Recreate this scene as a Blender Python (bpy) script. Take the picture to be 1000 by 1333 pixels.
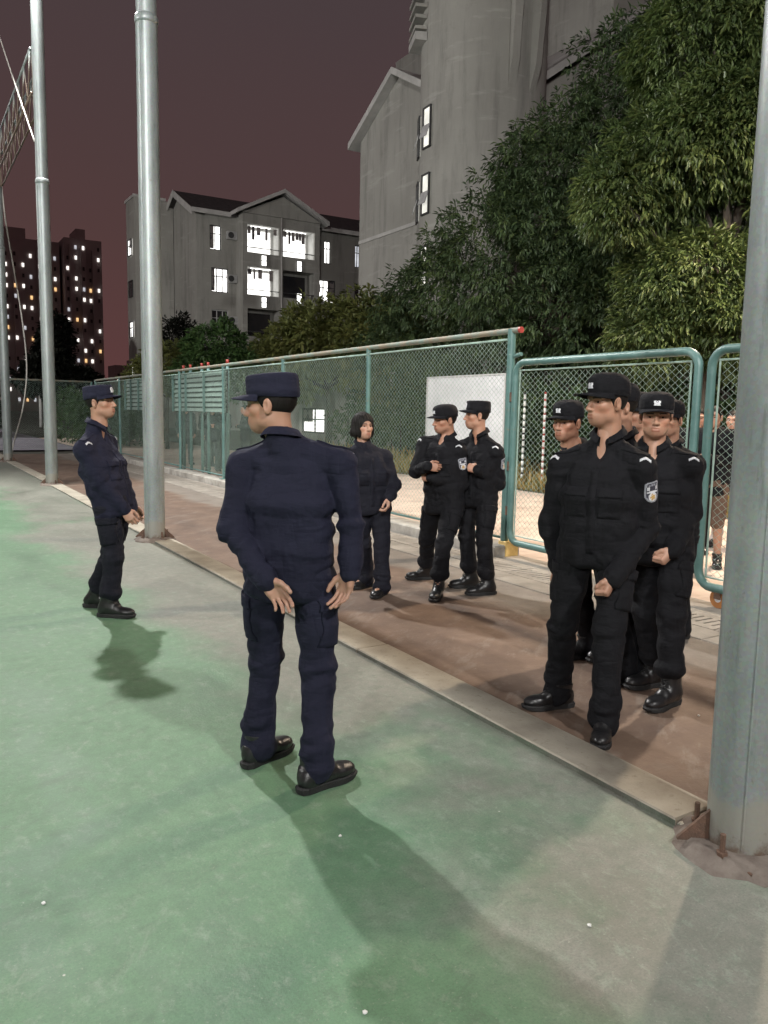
import bpy, math, json, random
import numpy as np
from mathutils import Vector, Matrix
from mathutils.bvhtree import BVHTree

# ---------------------------------------------------------------- scene basics
SC = bpy.context.scene
for o in list(bpy.data.objects):
    bpy.data.objects.remove(o, do_unlink=True)
COL = SC.collection
PI = math.pi
rad = math.radians

# ---------------------------------------------------------------- camera
YAW, PITCH, ROLL, CAM_H = rad(31.1548), math.atan(129 / 1040.0), rad(1.08), 1.58
cd = bpy.data.cameras.new('camera')
cam = bpy.data.objects.new('camera', cd)
COL.objects.link(cam)
fwd = Vector((math.sin(YAW) * math.cos(PITCH), math.cos(YAW) * math.cos(PITCH), -math.sin(PITCH)))
r0 = Vector((math.cos(YAW), -math.sin(YAW), 0))
u0 = r0.cross(fwd)
cr = r0 * math.cos(ROLL) + u0 * math.sin(ROLL)
cu = -r0 * math.sin(ROLL) + u0 * math.cos(ROLL)
M = Matrix.Identity(4)
for i in range(3):
    M[i][0] = cr[i]; M[i][1] = cu[i]; M[i][2] = -fwd[i]
M.translation = (0, 0, CAM_H)
cam.matrix_world = M
cd.sensor_fit = 'VERTICAL'
cd.sensor_height = 24.0
cd.lens = 24.0 * 1040 / 1333
cd.clip_start = 0.05
cd.clip_end = 3000
SC.camera = cam

# ---------------------------------------------------------------- world: light-polluted night sky
wd = bpy.data.worlds.new('World')
SC.world = wd
wd.use_nodes = True
nt = wd.node_tree
nt.nodes.clear()
wo = nt.nodes.new('ShaderNodeOutputWorld')
bg = nt.nodes.new('ShaderNodeBackground')
tc = nt.nodes.new('ShaderNodeTexCoord')
sx = nt.nodes.new('ShaderNodeSeparateXYZ')
rp = nt.nodes.new('ShaderNodeValToRGB')
nz = nt.nodes.new('ShaderNodeTexNoise')
nz.inputs['Scale'].default_value = 2.2
nz.inputs['Detail'].default_value = 3
ma = nt.nodes.new('ShaderNodeMath'); ma.operation = 'MULTIPLY_ADD'
ma.inputs[1].default_value = 0.16
nt.links.new(tc.outputs['Generated'], sx.inputs[0])
nt.links.new(tc.outputs['Generated'], nz.inputs['Vector'])
nt.links.new(nz.outputs['Fac'], ma.inputs[0])
nt.links.new(sx.outputs['Z'], ma.inputs[2])
nt.links.new(ma.outputs[0], rp.inputs[0])
el = rp.color_ramp.elements
el[0].position = 0.03; el[0].color = (0.116, 0.045, 0.044, 1)
el[1].position = 0.52; el[1].color = (0.066, 0.046, 0.049, 1)
e = el.new(0.26); e.color = (0.084, 0.045, 0.044, 1)
nt.links.new(rp.outputs[0], bg.inputs['Color'])
bg.inputs['Strength'].default_value = 1.0
nt.links.new(bg.outputs[0], wo.inputs[0])

vs = SC.view_settings
vs.view_transform = 'Standard'
try: vs.look = 'None'
except Exception: pass
vs.exposure = 0.0
vs.gamma = 1.0
vs.use_curve_mapping = False
SC.cycles.use_denoising = True
SC.cycles.use_adaptive_sampling = True
SC.cycles.adaptive_threshold = 0.035
SC.cycles.max_bounces = 4
SC.cycles.diffuse_bounces = 2
SC.cycles.glossy_bounces = 2
SC.cycles.transmission_bounces = 3
SC.cycles.transparent_max_bounces = 6
SC.cycles.sample_clamp_indirect = 3.0

# court floodlights: (x, y, z of the lamp head, aim x, aim y, watts, colour); built further down, the last two added to brighten buildings and trees
FLOODS = [
    (2.35, 17.10, 11.6, 0.8, 5.0, 8300, (1.0, 0.985, 0.95)),
    (2.35, -6.05, 9.2, 2.6, 4.0, 3700, (1.0, 0.985, 0.95)),
    (-12.4, -10.4, 9.4, 4.0, 4.0, 6000, (1.0, 0.99, 0.96)),
    (-12.4, 13.0, 9.4, 2.0, 8.0, 3600, (1.0, 0.99, 0.96)),
    (-12.0, 44.0, 12.5, 22.0, 48.0, 13500, (1.0, 0.985, 0.95)),  # added mast out of view, lifts the dormitory walls and trees before it
    (-12.4, -13.5, 13.0, 26.0, 31.0, 26000, (1.0, 0.985, 0.95)),  # added narrow flood out of view, brightens tower and big trees from the front
]
STREET_LAMP = (10.2, 6.0, 7.0, 3900, (1.0, 0.80, 0.60))

# ---------------------------------------------------------------- materials
MATS = {}
def new_mat(name):
    m = bpy.data.materials.new(name); m.use_nodes = True
    MATS[name] = m
    return m, m.node_tree, m.node_tree.nodes['Principled BSDF']

def ramp(nt, fac, stops):
    r = nt.nodes.new('ShaderNodeValToRGB')
    els = r.color_ramp.elements
    els[0].position, els[0].color = stops[0][0], (*stops[0][1], 1)
    els[1].position, els[1].color = stops[-1][0], (*stops[-1][1], 1)
    for p, c in stops[1:-1]:
        q = els.new(p); q.color = (*c, 1)
    nt.links.new(fac, r.inputs[0])
    return r.outputs[0]

def noise(nt, scale, detail=4, rough=0.55, vec=None, stretch=None, obj=True):
    n = nt.nodes.new('ShaderNodeTexNoise')
    n.inputs['Scale'].default_value = scale
    n.inputs['Detail'].default_value = detail
    n.inputs['Roughness'].default_value = rough
    if vec is None:
        t = nt.nodes.new('ShaderNodeTexCoord'); vec = t.outputs['Object']
    if stretch:
        mp = nt.nodes.new('ShaderNodeMapping'); mp.inputs['Scale'].default_value = stretch
        nt.links.new(vec, mp.inputs[0]); vec = mp.outputs[0]
    nt.links.new(vec, n.inputs['Vector'])
    return n.outputs['Fac']

def mixc(nt, fac, a, b, mode='MIX'):
    m = nt.nodes.new('ShaderNodeMix'); m.data_type = 'RGBA'; m.blend_type = mode
    for sock, v in ((m.inputs[0], fac), (m.inputs[6], a), (m.inputs[7], b)):
        if hasattr(v, 'is_linked'): nt.links.new(v, sock)
        elif isinstance(v, (int, float)): sock.default_value = v
        else: sock.default_value = (*v, 1)
    return m.outputs[2]

def math_n(nt, op, a, b=0.0, clamp=False):
    m = nt.nodes.new('ShaderNodeMath'); m.operation = op; m.use_clamp = clamp
    for s, v in ((m.inputs[0], a), (m.inputs[1], b)):
        if hasattr(v, 'is_linked'): nt.links.new(v, s)
        else: s.default_value = v
    return m.outputs[0]

def maprange(nt, v, a, b, c=0.0, d=1.0):
    m = nt.nodes.new('ShaderNodeMapRange'); m.clamp = True
    m.interpolation_type = 'SMOOTHSTEP'
    nt.links.new(v, m.inputs[0])
    for i, x in enumerate((a, b, c, d)): m.inputs[i + 1].default_value = x
    return m.outputs[0]

def bump(nt, b, h, strength=0.3, dist=0.01):
    n = nt.nodes.new('ShaderNodeBump')
    n.inputs['Strength'].default_value = strength; n.inputs['Distance'].default_value = dist
    nt.links.new(h, n.inputs['Height']); nt.links.new(n.outputs[0], b.inputs['Normal'])

def simple(name, c1, c2=None, scale=6.0, rough=0.6, metal=0.0, bmp=0.0, bscale=None, stretch=None, detail=5, lo=0.35, hi=0.68, spec=0.4):
    m, nt, b = new_mat(name)
    c2 = c2 or tuple(x * 0.75 for x in c1)
    n = noise(nt, scale, detail, 0.6, stretch=stretch)
    nt.links.new(ramp(nt, n, [(lo, c1), (hi, c2)]), b.inputs['Base Color'])
    b.inputs['Roughness'].default_value = rough
    b.inputs['Metallic'].default_value = metal
    b.inputs['Specular IOR Level'].default_value = spec
    if bmp:
        bump(nt, b, noise(nt, bscale or scale * 6, 4, 0.6, stretch=stretch), bmp, 0.01)
    return m

def emit(name, col, strength):
    m, nt, b = new_mat(name)
    n = noise(nt, 1.3, 3)
    c = ramp(nt, n, [(0.35, col), (0.68, tuple(x * 0.5 for x in col))])
    nt.links.new(c, b.inputs['Emission Color'])
    nt.links.new(c, b.inputs['Base Color'])
    b.inputs['Emission Strength'].default_value = strength
    return m

def build_materials():
    # worn green court paint over grey concrete
    m, nt, b = new_mat('court')
    t = nt.nodes.new('ShaderNodeTexCoord'); v = t.outputs['Object']
    sp = nt.nodes.new('ShaderNodeSeparateXYZ'); nt.links.new(v, sp.inputs[0])
    n1 = noise(nt, 0.55, 6, 0.62, v)
    n2 = noise(nt, 1.5, 6, 0.70, v, (1.0, 0.55, 1))
    n3 = noise(nt, 16, 5, 0.6, v)
    green = ramp(nt, n2, [(0.25, (0.092, 0.190, 0.108)), (0.5, (0.142, 0.268, 0.156)), (0.78, (0.215, 0.340, 0.228))])
    grey = ramp(nt, n2, [(0.28, (0.150, 0.146, 0.124)), (0.5, (0.218, 0.212, 0.184)), (0.75, (0.300, 0.288, 0.255))])
    # paint worn off towards the kerb
    near = maprange(nt, sp.outputs[0], 0.65, 2.15)
    w = math_n(nt, 'ADD', math_n(nt, 'MULTIPLY', near, 0.42), math_n(nt, 'ADD', math_n(nt, 'MULTIPLY', n1, 0.95), math_n(nt, 'MULTIPLY', n2, 0.30)))
    far = maprange(nt, sp.outputs[1], 4.8, 7.5)
    w = math_n(nt, 'ADD', w, math_n(nt, 'MULTIPLY', far, 0.05))
    fac = maprange(nt, w, 0.78, 1.04)
    c = mixc(nt, fac, green, grey)
    # pale scuffs and chips
    n4 = noise(nt, 5.5, 5, 0.72, v, (0.6, 1.6, 1))
    c = mixc(nt, maprange(nt, n4, 0.64, 0.74, 0, 0.6), c, (0.36, 0.38, 0.33))
    n5 = noise(nt, 3.1, 5, 0.7, v, (2.2, .7, 1))
    c = mixc(nt, maprange(nt, n5, 0.60, 0.76, 0, 0.45), c, (0.085, 0.115, 0.085))
    c = mixc(nt, maprange(nt, n3, 0.3, 0.75, 0, 0.30), c, (0.075, 0.11, 0.08))
    for (sc_, st_, rz_, lo_, hi_, am_, col_) in ((2.0, (7.0, 1.0, 1), 0.5, .60, .74, .30, (0.34, 0.38, 0.32)), (2.6, (1.0, 6.0, 1), -0.35, .61, .74, .26, (0.34, 0.38, 0.32)),
                                                (1.2, (4.0, 1.0, 1), 1.1, .58, .72, .38, (0.10, 0.135, 0.10)), (6.0, (1.0, 2.0, 1), .2, .56, .74, .28, (0.30, 0.33, 0.28))):
        mp = nt.nodes.new('ShaderNodeMapping'); mp.inputs['Rotation'].default_value = (0, 0, rz_); nt.links.new(v, mp.inputs[0])
        c = mixc(nt, maprange(nt, noise(nt, sc_, 5, 0.72, mp.outputs[0], st_), lo_, hi_, 0, am_), c, col_)
    c = mixc(nt, maprange(nt, noise(nt, 11, 5, 0.75, v, (1.3, .8, 1)), .50, .72, 0, .45), c, (0.30, 0.36, 0.29))
    c = mixc(nt, maprange(nt, noise(nt, 7.5, 5, 0.75, v, (.8, 1.4, 1)), .54, .74, 0, .50), c, (0.088, 0.135, 0.092))
    c = mixc(nt, maprange(nt, noise(nt, 120, 3, 0.75, v), .40, .70, 0, .42), c, (0.085, 0.125, 0.09))
    c = mixc(nt, maprange(nt, noise(nt, 75, 3, 0.8, v), .60, .72, 0, .45), c, (0.40, 0.43, 0.37))
    vo = nt.nodes.new('ShaderNodeTexVoronoi'); vo.inputs['Scale'].default_value = 4.2; nt.links.new(v, vo.inputs['Vector'])
    c = mixc(nt, maprange(nt, vo.outputs['Distance'], 0.010, 0.024, 0.8, 0.0), c, (0.55, 0.55, 0.5))
    nt.links.new(c, b.inputs['Base Color'])
    nt.links.new(maprange(nt, n2, 0.3, 0.7, 0.5, 0.72), b.inputs['Roughness'])
    b.inputs['Specular IOR Level'].default_value = 0.35
    bump(nt, b, noise(nt, 42, 4, 0.65, v), 0.25, 0.01)

    # red-brown painted walkway, worn
    m, nt, b = new_mat('walkway')
    t = nt.nodes.new('ShaderNodeTexCoord'); v = t.outputs['Object']
    sp = nt.nodes.new('ShaderNodeSeparateXYZ'); nt.links.new(v, sp.inputs[0])
    n1 = noise(nt, 0.8, 6, 0.6, v); n2 = noise(nt, 2.6, 8, 0.7, v)
    red = ramp(nt, n2, [(0.28, (0.105, 0.066, 0.049)), (0.55, (0.166, 0.110, 0.078)), (0.75, (0.220, 0.156, 0.118))])
    gr = ramp(nt, n2, [(0.3, (0.155, 0.130, 0.108)), (0.7, (0.25, 0.22, 0.19))])
    edge = maprange(nt, sp.outputs[0], 4.0, 4.9, 0, 0.55)
    fac = maprange(nt, math_n(nt, 'ADD', n1, edge), 0.56, 0.80)
    c = mixc(nt, fac, red, gr)
    n3 = noise(nt, 9, 6, 0.7, v)
    c = mixc(nt, maprange(nt, n3, 0.58, 0.75, 0, 0.5), c, (0.07, 0.05, 0.04))
    for (sc_, st_, rz_, lo_, hi_, am_, col_) in ((1.5, (3.5, 1.0, 1), .9, .52, .66, .55, (0.235, 0.192, 0.158)), (2.3, (1.0, 4.0, 1), .3, .56, .70, .5, (0.11, 0.075, 0.058)), (5.0, (1.0, 2.0, 1), -.5, .60, .70, .45, (0.26, 0.21, 0.17))):
        mp = nt.nodes.new('ShaderNodeMapping'); mp.inputs['Rotation'].default_value = (0, 0, rz_); nt.links.new(v, mp.inputs[0])
        c = mixc(nt, maprange(nt, noise(nt, sc_, 5, 0.72, mp.outputs[0], st_), lo_, hi_, 0, am_), c, col_)
    nt.links.new(c, b.inputs['Base Color'])
    b.inputs['Roughness'].default_value = 0.7
    bump(nt, b, noise(nt, 45, 5, 0.65, v), 0.3, 0.01)

    m, nt, b = new_mat('kerb')
    t = nt.nodes.new('ShaderNodeTexCoord'); v = t.outputs['Object']
    n1 = noise(nt, 3.0, 7, 0.65, v); n2 = noise(nt, 24, 6, 0.7, v)
    c = ramp(nt, n1, [(0.3, (0.27, 0.24, 0.19)), (0.5, (0.41, 0.375, 0.305)), (0.7, (0.52, 0.49, 0.40))])
    c = mixc(nt, maprange(nt, n2, 0.52, 0.72, 0, 0.6), c, (0.20, 0.17, 0.13))
    nt.links.new(c, b.inputs['Base Color']); b.inputs['Roughness'].default_value = 0.75
    bump(nt, b, n2, 0.35, 0.01)

    simple('concrete', (0.33, 0.30, 0.26), (0.20, 0.18, 0.155), 3.0, 0.8, bmp=0.3, bscale=40)
    simple('pale_concrete', (0.48, 0.46, 0.42), (0.27, 0.25, 0.22), 4.0, 0.8, bmp=0.3, bscale=40)
    simple('dirt_concrete', (0.21, 0.18, 0.155), (0.13, 0.105, 0.09), 14.0, 0.9, bmp=0.6, bscale=50)
    simple('road', (0.66, 0.54, 0.45), (0.44, 0.345, 0.285), 1.6, 0.8, bmp=0.25, bscale=30)
    simple('terrain', (0.09, 0.085, 0.07), (0.045, 0.05, 0.035), 0.3, 0.9, bmp=0.2)
    simple('path', (0.30, 0.28, 0.33), (0.20, 0.19, 0.22), 1.0, 0.8)
    simple('dark_void', (0.012, 0.011, 0.010), (0.02, 0.018, 0.016), 9, 0.9)
    # galvanised steel
    m, nt, b = new_mat('galvanised')
    t = nt.nodes.new('ShaderNodeTexCoord'); v = t.outputs['Object']
    n1 = noise(nt, 5.0, 7, 0.65, v, (1, 1, 0.35))
    vo = nt.nodes.new('ShaderNodeTexVoronoi'); vo.inputs['Scale'].default_value = 85; nt.links.new(v, vo.inputs['Vector'])
    c = ramp(nt, n1, [(0.28, (0.205, 0.245, 0.245)), (0.55, (0.285, 0.325, 0.325)), (0.75, (0.37, 0.40, 0.395))])
    c = mixc(nt, 0.10, c, vo.outputs['Color'], 'OVERLAY')
    bw = nt.nodes.new('ShaderNodeHueSaturation'); bw.inputs['Saturation'].default_value = 0.8
    nt.links.new(c, bw.inputs['Color'])
    n2 = noise(nt, 9, 6, 0.75, v, (1.5, 1.5, 0.18))
    c = mixc(nt, maprange(nt, n2, 0.54, 0.74, 0, 0.75), bw.outputs[0], (0.12, 0.14, 0.135))
    c = mixc(nt, maprange(nt, noise(nt, 22, 6, .75, v, (1, 1, .5)), 0.62, 0.72, 0, 0.6), c, (0.16, 0.13, 0.10))
    c = mixc(nt, maprange(nt, noise(nt, 14, 6, .8, v, (1.4, 1.4, .1)), 0.60, 0.74, 0, 0.45), c, (0.40, 0.43, 0.42))
    # rust and cement splash at the foot
    sp = nt.nodes.new('ShaderNodeSeparateXYZ'); nt.links.new(v, sp.inputs[0])
    hgt = math_n(nt, 'ADD', sp.outputs[2], math_n(nt, 'MULTIPLY', noise(nt, 6, 5, 0.6, v), 0.22))
    c = mixc(nt, maprange(nt, hgt, 0.30, 0.36, 0.75, 0.0), c, (0.33, 0.32, 0.28))
    c = mixc(nt, maprange(nt, math_n(nt, 'ADD', sp.outputs[2], math_n(nt, 'MULTIPLY', noise(nt, 18, 5, 0.7, v), 0.28)), 0.15, 0.24, 0.85, 0.0), c, (0.15, 0.095, 0.065))
    nt.links.new(c, b.inputs['Base Color'])
    b.inputs['Metallic'].default_value = 0.25; b.inputs['Roughness'].default_value = 0.42
    bump(nt, b, n1, 0.15, 0.01)
    # chipped teal fence paint with rust
    m, nt, b = new_mat('fence_paint')
    t = nt.nodes.new('ShaderNodeTexCoord'); v = t.outputs['Object']
    n1 = noise(nt, 4, 6, 0.65, v); n2 = noise(nt, 11, 7, 0.75, v)
    c = ramp(nt, n1, [(0.3, (0.065, 0.140, 0.130)), (0.55, (0.095, 0.190, 0.178)), (0.75, (0.16, 0.25, 0.235))])
    c = mixc(nt, maprange(nt, n2, 0.60, 0.72, 0, 0.75), c, (0.24, 0.15, 0.085))
    c = mixc(nt, maprange(nt, noise(nt, 7, 5, 0.7, v), 0.62, 0.75, 0, 0.6), c, (0.42, 0.46, 0.38))
    nt.links.new(c, b.inputs['Base Color']); b.inputs['Roughness'].default_value = 0.42
    bump(nt, b, n2, 0.2, 0.005)
    simple('rail_rust', (0.17, 0.22, 0.19), (0.24, 0.20, 0.15), 5, 0.6, lo=0.4, hi=0.6, bmp=0.2)
    simple('wire', (0.36, 0.50, 0.44), (0.22, 0.30, 0.26), 8, 0.45)
    simple('board_slat', (0.22, 0.31, 0.27), (0.15, 0.22, 0.19), 5, 0.5)
    simple('red_cap', (0.45, 0.06, 0.05), (0.30, 0.05, 0.04), 9, 0.5)
    simple('white_paint', (0.78, 0.78, 0.76), (0.62, 0.62, 0.60), 4, 0.5)
    simple('board_white', (0.60, 0.61, 0.63), (0.47, 0.48, 0.50), 1.6, 0.5)
    simple('yellow_paint', (0.75, 0.55, 0.22), (0.55, 0.36, 0.12), 9, 0.6)
    simple('orange_rubber', (0.50, 0.22, 0.07), (0.30, 0.12, 0.04), 9, 0.6)
    simple('rust', (0.17, 0.10, 0.07), (0.09, 0.06, 0.045), 20, 0.8, bmp=0.4)
    simple('rope', (0.62, 0.60, 0.56), (0.48, 0.46, 0.42), 30, 0.8)
    # buildings
    m, nt, b = new_mat('wall_render')
    t = nt.nodes.new('ShaderNodeTexCoord'); v = t.outputs['Object']
    n1 = noise(nt, 0.25, 7, 0.6, v); n2 = noise(nt, 1.2, 7, 0.7, v, (1, 1, 0.12))
    c = ramp(nt, n1, [(0.3, (0.27, 0.264, 0.24)), (0.7, (0.36, 0.354, 0.325))])
    c = mixc(nt, maprange(nt, n2, 0.46, 0.72, 0, 0.70), c, (0.15, 0.147, 0.136))
    c = mixc(nt, maprange(nt, noise(nt, .9, 7, .75, v), 0.56, 0.72, 0, 0.5), c, (0.19, 0.185, 0.165))
    c = mixc(nt, maprange(nt, noise(nt, .5, 5, .6, v, (1, 1, 6)), 0.56, 0.70, 0, 0.35), c, (0.46, 0.45, 0.42))
    nt.links.new(c, b.inputs['Base Color']); b.inputs['Roughness'].default_value = 0.85
    bump(nt, b, noise(nt, 8, 5, 0.6, v), 0.15, 0.02)
    simple('trim', (0.50, 0.49, 0.47), (0.36, 0.355, 0.34), 1.5, 0.8)
    simple('roof_tile', (0.075, 0.068, 0.066), (0.035, 0.032, 0.032), 3, 0.8, bmp=0.3, bscale=6)
    simple('frame_dark', (0.05, 0.05, 0.052), (0.03, 0.03, 0.03), 5, 0.5)
    simple('frame_pale', (0.5, 0.5, 0.5), (0.38, 0.38, 0.38), 5, 0.5)
    simple('glass_dark', (0.022, 0.022, 0.026), (0.04, 0.035, 0.035), 1.0, 0.12)
    simple('metal_box', (0.42, 0.42, 0.41), (0.30, 0.30, 0.30), 5, 0.5)
    simple('inner_wall', (0.62, 0.62, 0.60), (0.5, 0.5, 0.48), 2, 0.8)
    simple('laundry', (0.10, 0.09, 0.10), (0.28, 0.25, 0.24), 2.2, 0.9, lo=0.42, hi=0.5)
    simple('city_wall', (0.40, 0.33, 0.32), (0.30, 0.25, 0.245), 0.08, 0.9)
    emit('lit_white', (1.0, 0.985, 0.95), 2.6)
    emit('lit_city', (1.0, 0.96, 0.90), 2.0)
    emit('lit_warm', (1.0, 0.62, 0.28), 1.5)
    emit('lit_dim', (0.9, 0.93, 1.0), 0.75)
    emit('lit_stair', (1.0, 0.99, 0.90), 0.9)
    emit('lit_red', (1.0, 0.10, 0.06), 2.0)
    emit('flood_lens', (1.0, 0.98, 0.94), 30)
    emit('street_lens', (1.0, 0.8, 0.6), 12)
    # vegetation
    def leaf(name, a, bb, c3, tr=0.25, spec=.4):
        m, nt, b = new_mat(name)
        oi = nt.nodes.new('ShaderNodeAttribute'); oi.attribute_name = 'var'
        c = ramp(nt, oi.outputs['Fac'], [(0.0, a), (0.55, bb), (1.0, c3)])
        nt.links.new(c, b.inputs['Base Color'])
        b.inputs['Roughness'].default_value = 0.5
        b.inputs['Specular IOR Level'].default_value = spec
        try:
            b.inputs['Transmission Weight'].default_value = 0
            b.inputs['Subsurface Weight'].default_value = 0
        except Exception: pass
        tl = nt.nodes.new('ShaderNodeBsdfTranslucent'); nt.links.new(c, tl.inputs['Color'])
        mx = nt.nodes.new('ShaderNodeMixShader'); mx.inputs[0].default_value = tr
        nt.links.new(b.outputs[0], mx.inputs[1]); nt.links.new(tl.outputs[0], mx.inputs[2])
        nt.links.new(mx.outputs[0], nt.nodes['Material Output'].inputs[0])
    leaf('leaf_dark', (0.032, 0.056, 0.026), (0.066, 0.104, 0.044), (0.115, 0.165, 0.055))
    leaf('leaf_bright', (0.030, 0.050, 0.017), (0.070, 0.104, 0.031), (0.125, 0.155, 0.050))
    leaf('leaf_yellow', (0.075, 0.090, 0.028), (0.140, 0.158, 0.048), (0.21, 0.21, 0.07))
    leaf('leaf_round', (0.032, 0.062, 0.022), (0.056, 0.110, 0.034), (0.09, 0.15, 0.045))
    leaf('leaf_black', (0.006, 0.008, 0.006), (0.012, 0.014, 0.010), (0.02, 0.022, 0.015))
    leaf('weed', (0.20, 0.20, 0.06), (0.42, 0.32, 0.11), (0.55, 0.36, 0.14))
    leaf('hedge_leaf', (0.030, 0.058, 0.022), (0.060, 0.105, 0.036), (0.12, 0.16, 0.06))
    simple('bark', (0.085, 0.07, 0.055), (0.045, 0.036, 0.03), 8, 0.9, bmp=0.5, bscale=16, stretch=(1, 1, 0.25))
    # people
    def cloth(name, c1, c2, rough=0.85, sheen=0.12):
        m, nt, b = new_mat(name)
        t = nt.nodes.new('ShaderNodeTexCoord'); v = t.outputs['Object']
        n1 = noise(nt, 4.5, 5, 0.6, v)
        nt.links.new(ramp(nt, n1, [(0.25, tuple(x * .85 for x in c1)), (0.6, c2), (0.8, tuple(x * 1.35 for x in c2))]), b.inputs['Base Color'])
        b.inputs['Roughness'].default_value = rough
        b.inputs['Specular IOR Level'].default_value = 0.25
        b.inputs['Sheen Weight'].default_value = sheen
        b.inputs['Sheen Roughness'].default_value = 0.5
        b.inputs['Sheen Tint'].default_value = (*[min(1, x * 10) for x in c1], 1)
        # creases: ridged noise running down and across the cloth, plus a fine weave
        c1_ = math_n(nt, 'ABSOLUTE', math_n(nt, 'SUBTRACT', noise(nt, 5.5, 3, 0.5, v, (1.7, 1.7, .55)), .5))
        c2_ = math_n(nt, 'ABSOLUTE', math_n(nt, 'SUBTRACT', noise(nt, 7.0, 3, 0.5, v, (.7, .7, 1.9)), .5))
        f2 = noise(nt, 260, 2, 0.5, v)
        hgt = math_n(nt, 'ADD', math_n(nt, 'ADD', math_n(nt, 'MULTIPLY', c1_, 2.2), math_n(nt, 'MULTIPLY', c2_, 2.0)), math_n(nt, 'MULTIPLY', f2, 0.06))
        bump(nt, b, hgt, 0.42, 0.03)
    cloth('cloth_navy', (0.0105, 0.0115, 0.0255), (0.0145, 0.0155, 0.032))
    cloth('cloth_black', (0.0050, 0.0052, 0.0072), (0.0072, 0.0073, 0.0095))
    cloth('cloth_dusk', (0.0080, 0.0085, 0.0145), (0.0112, 0.0117, 0.0190))
    cloth('cloth_slate', (0.035, 0.045, 0.045), (0.06, 0.07, 0.07))
    cloth('cloth_pale', (0.42, 0.36, 0.33), (0.52, 0.46, 0.42))
    cloth('cloth_brown', (0.10, 0.06, 0.045), (0.14, 0.09, 0.065))
    m, nt, b = new_mat('skin')
    at = nt.nodes.new('ShaderNodeAttribute'); at.attribute_name = 'tint'
    n1 = noise(nt, 26, 4, 0.6)
    base = mixc(nt, n1, (0.46, 0.262, 0.180), (0.395, 0.212, 0.142))
    c = mixc(nt, 1.0, base, at.outputs['Color'], 'MULTIPLY')
    nt.links.new(c, b.inputs['Base Color'])
    b.inputs['Roughness'].default_value = 0.48
    b.inputs['Subsurface Weight'].default_value = 0.12
    b.inputs['Subsurface Radius'].default_value = (0.012, 0.005, 0.003)
    b.inputs['Subsurface Scale'].default_value = 0.6
    simple('hair', (0.007, 0.006, 0.0055), (0.013, 0.011, 0.010), 60, 0.6, bmp=0.25, bscale=180, stretch=(1, 1, 0.2), spec=.2)
    simple('leather', (0.010, 0.010, 0.011), (0.018, 0.018, 0.019), 20, 0.33, bmp=0.25, bscale=60, spec=0.6)
    simple('sole_rubber', (0.016, 0.016, 0.017), (0.026, 0.026, 0.026), 30, 0.7, bmp=0.3)
    simple('badge_silver', (0.72, 0.73, 0.76), (0.5, 0.51, 0.55), 90, 0.4)
    simple('patch_grey', (0.33, 0.34, 0.38), (0.25, 0.26, 0.30), 120, 0.7)
    simple('patch_dark', (0.03, 0.03, 0.045), (0.05, 0.05, 0.07), 120, 0.8)
    simple('patch_gold', (0.55, 0.36, 0.12), (0.42, 0.26, 0.08), 120, 0.6)
    simple('eye_white', (0.55, 0.52, 0.49), (0.48, 0.45, 0.42), 30, 0.25)
    simple('eye_dark', (0.012, 0.009, 0.007), (0.02, 0.014, 0.01), 30, 0.15)
build_materials()

# ---------------------------------------------------------------- object helpers
def tag(o, label=None, cat=None, group=None, kind=None):
    if label: o['label'] = label
    if cat: o['category'] = cat
    if group: o['group'] = group
    if kind: o['kind'] = kind
    return o

def root(name, loc, label=None, cat=None, group=None, kind=None):
    o = bpy.data.objects.new(name, None)
    o.empty_display_size = 0.1
    o.location = loc
    COL.objects.link(o)
    return tag(o, label, cat, group, kind)

def world_loc(o):
    p = Vector((0, 0, 0))
    while o is not None:
        p = p + o.location; o = o.parent
    return p

def mesh_from(name, V, F, mats, smooth=False, fm=None, attrs=None):
    me = bpy.data.meshes.new(name)
    V = np.asarray(V, dtype=np.float32)
    if isinstance(F, np.ndarray):
        n, k = F.shape
        me.vertices.add(len(V)); me.vertices.foreach_set('co', V.ravel())
        me.loops.add(n * k); me.loops.foreach_set('vertex_index', F.ravel().astype(np.int32))
        me.polygons.add(n)
        me.polygons.foreach_set('loop_start', np.arange(0, n * k, k, dtype=np.int32))
        try: me.polygons.foreach_set('loop_total', np.full(n, k, dtype=np.int32))
        except Exception: pass
        me.update(calc_edges=True)
    else:
        me.from_pydata([tuple(map(float, v)) for v in V], [], F)
        me.update()
    mats = mats if isinstance(mats, (list, tuple)) else [mats]
    for m in mats: me.materials.append(MATS[m])
    if fm is not None: me.polygons.foreach_set('material_index', np.asarray(fm, dtype=np.int32))
    if smooth: me.polygons.foreach_set('use_smooth', np.ones(len(me.polygons), dtype=bool))
    for k, (typ, arr) in (attrs or {}).items():
        a = me.attributes.new(k, typ, 'POINT')
        a.data.foreach_set('value' if typ == 'FLOAT' else 'color', np.asarray(arr, dtype=np.float32).ravel())
    me.update()
    return me

def link(name, me, parent=None, loc=None):
    o = bpy.data.objects.new(name, me)
    COL.objects.link(o)
    if parent is not None: o.parent = parent
    if loc is not None: o.location = loc
    return o

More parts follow.
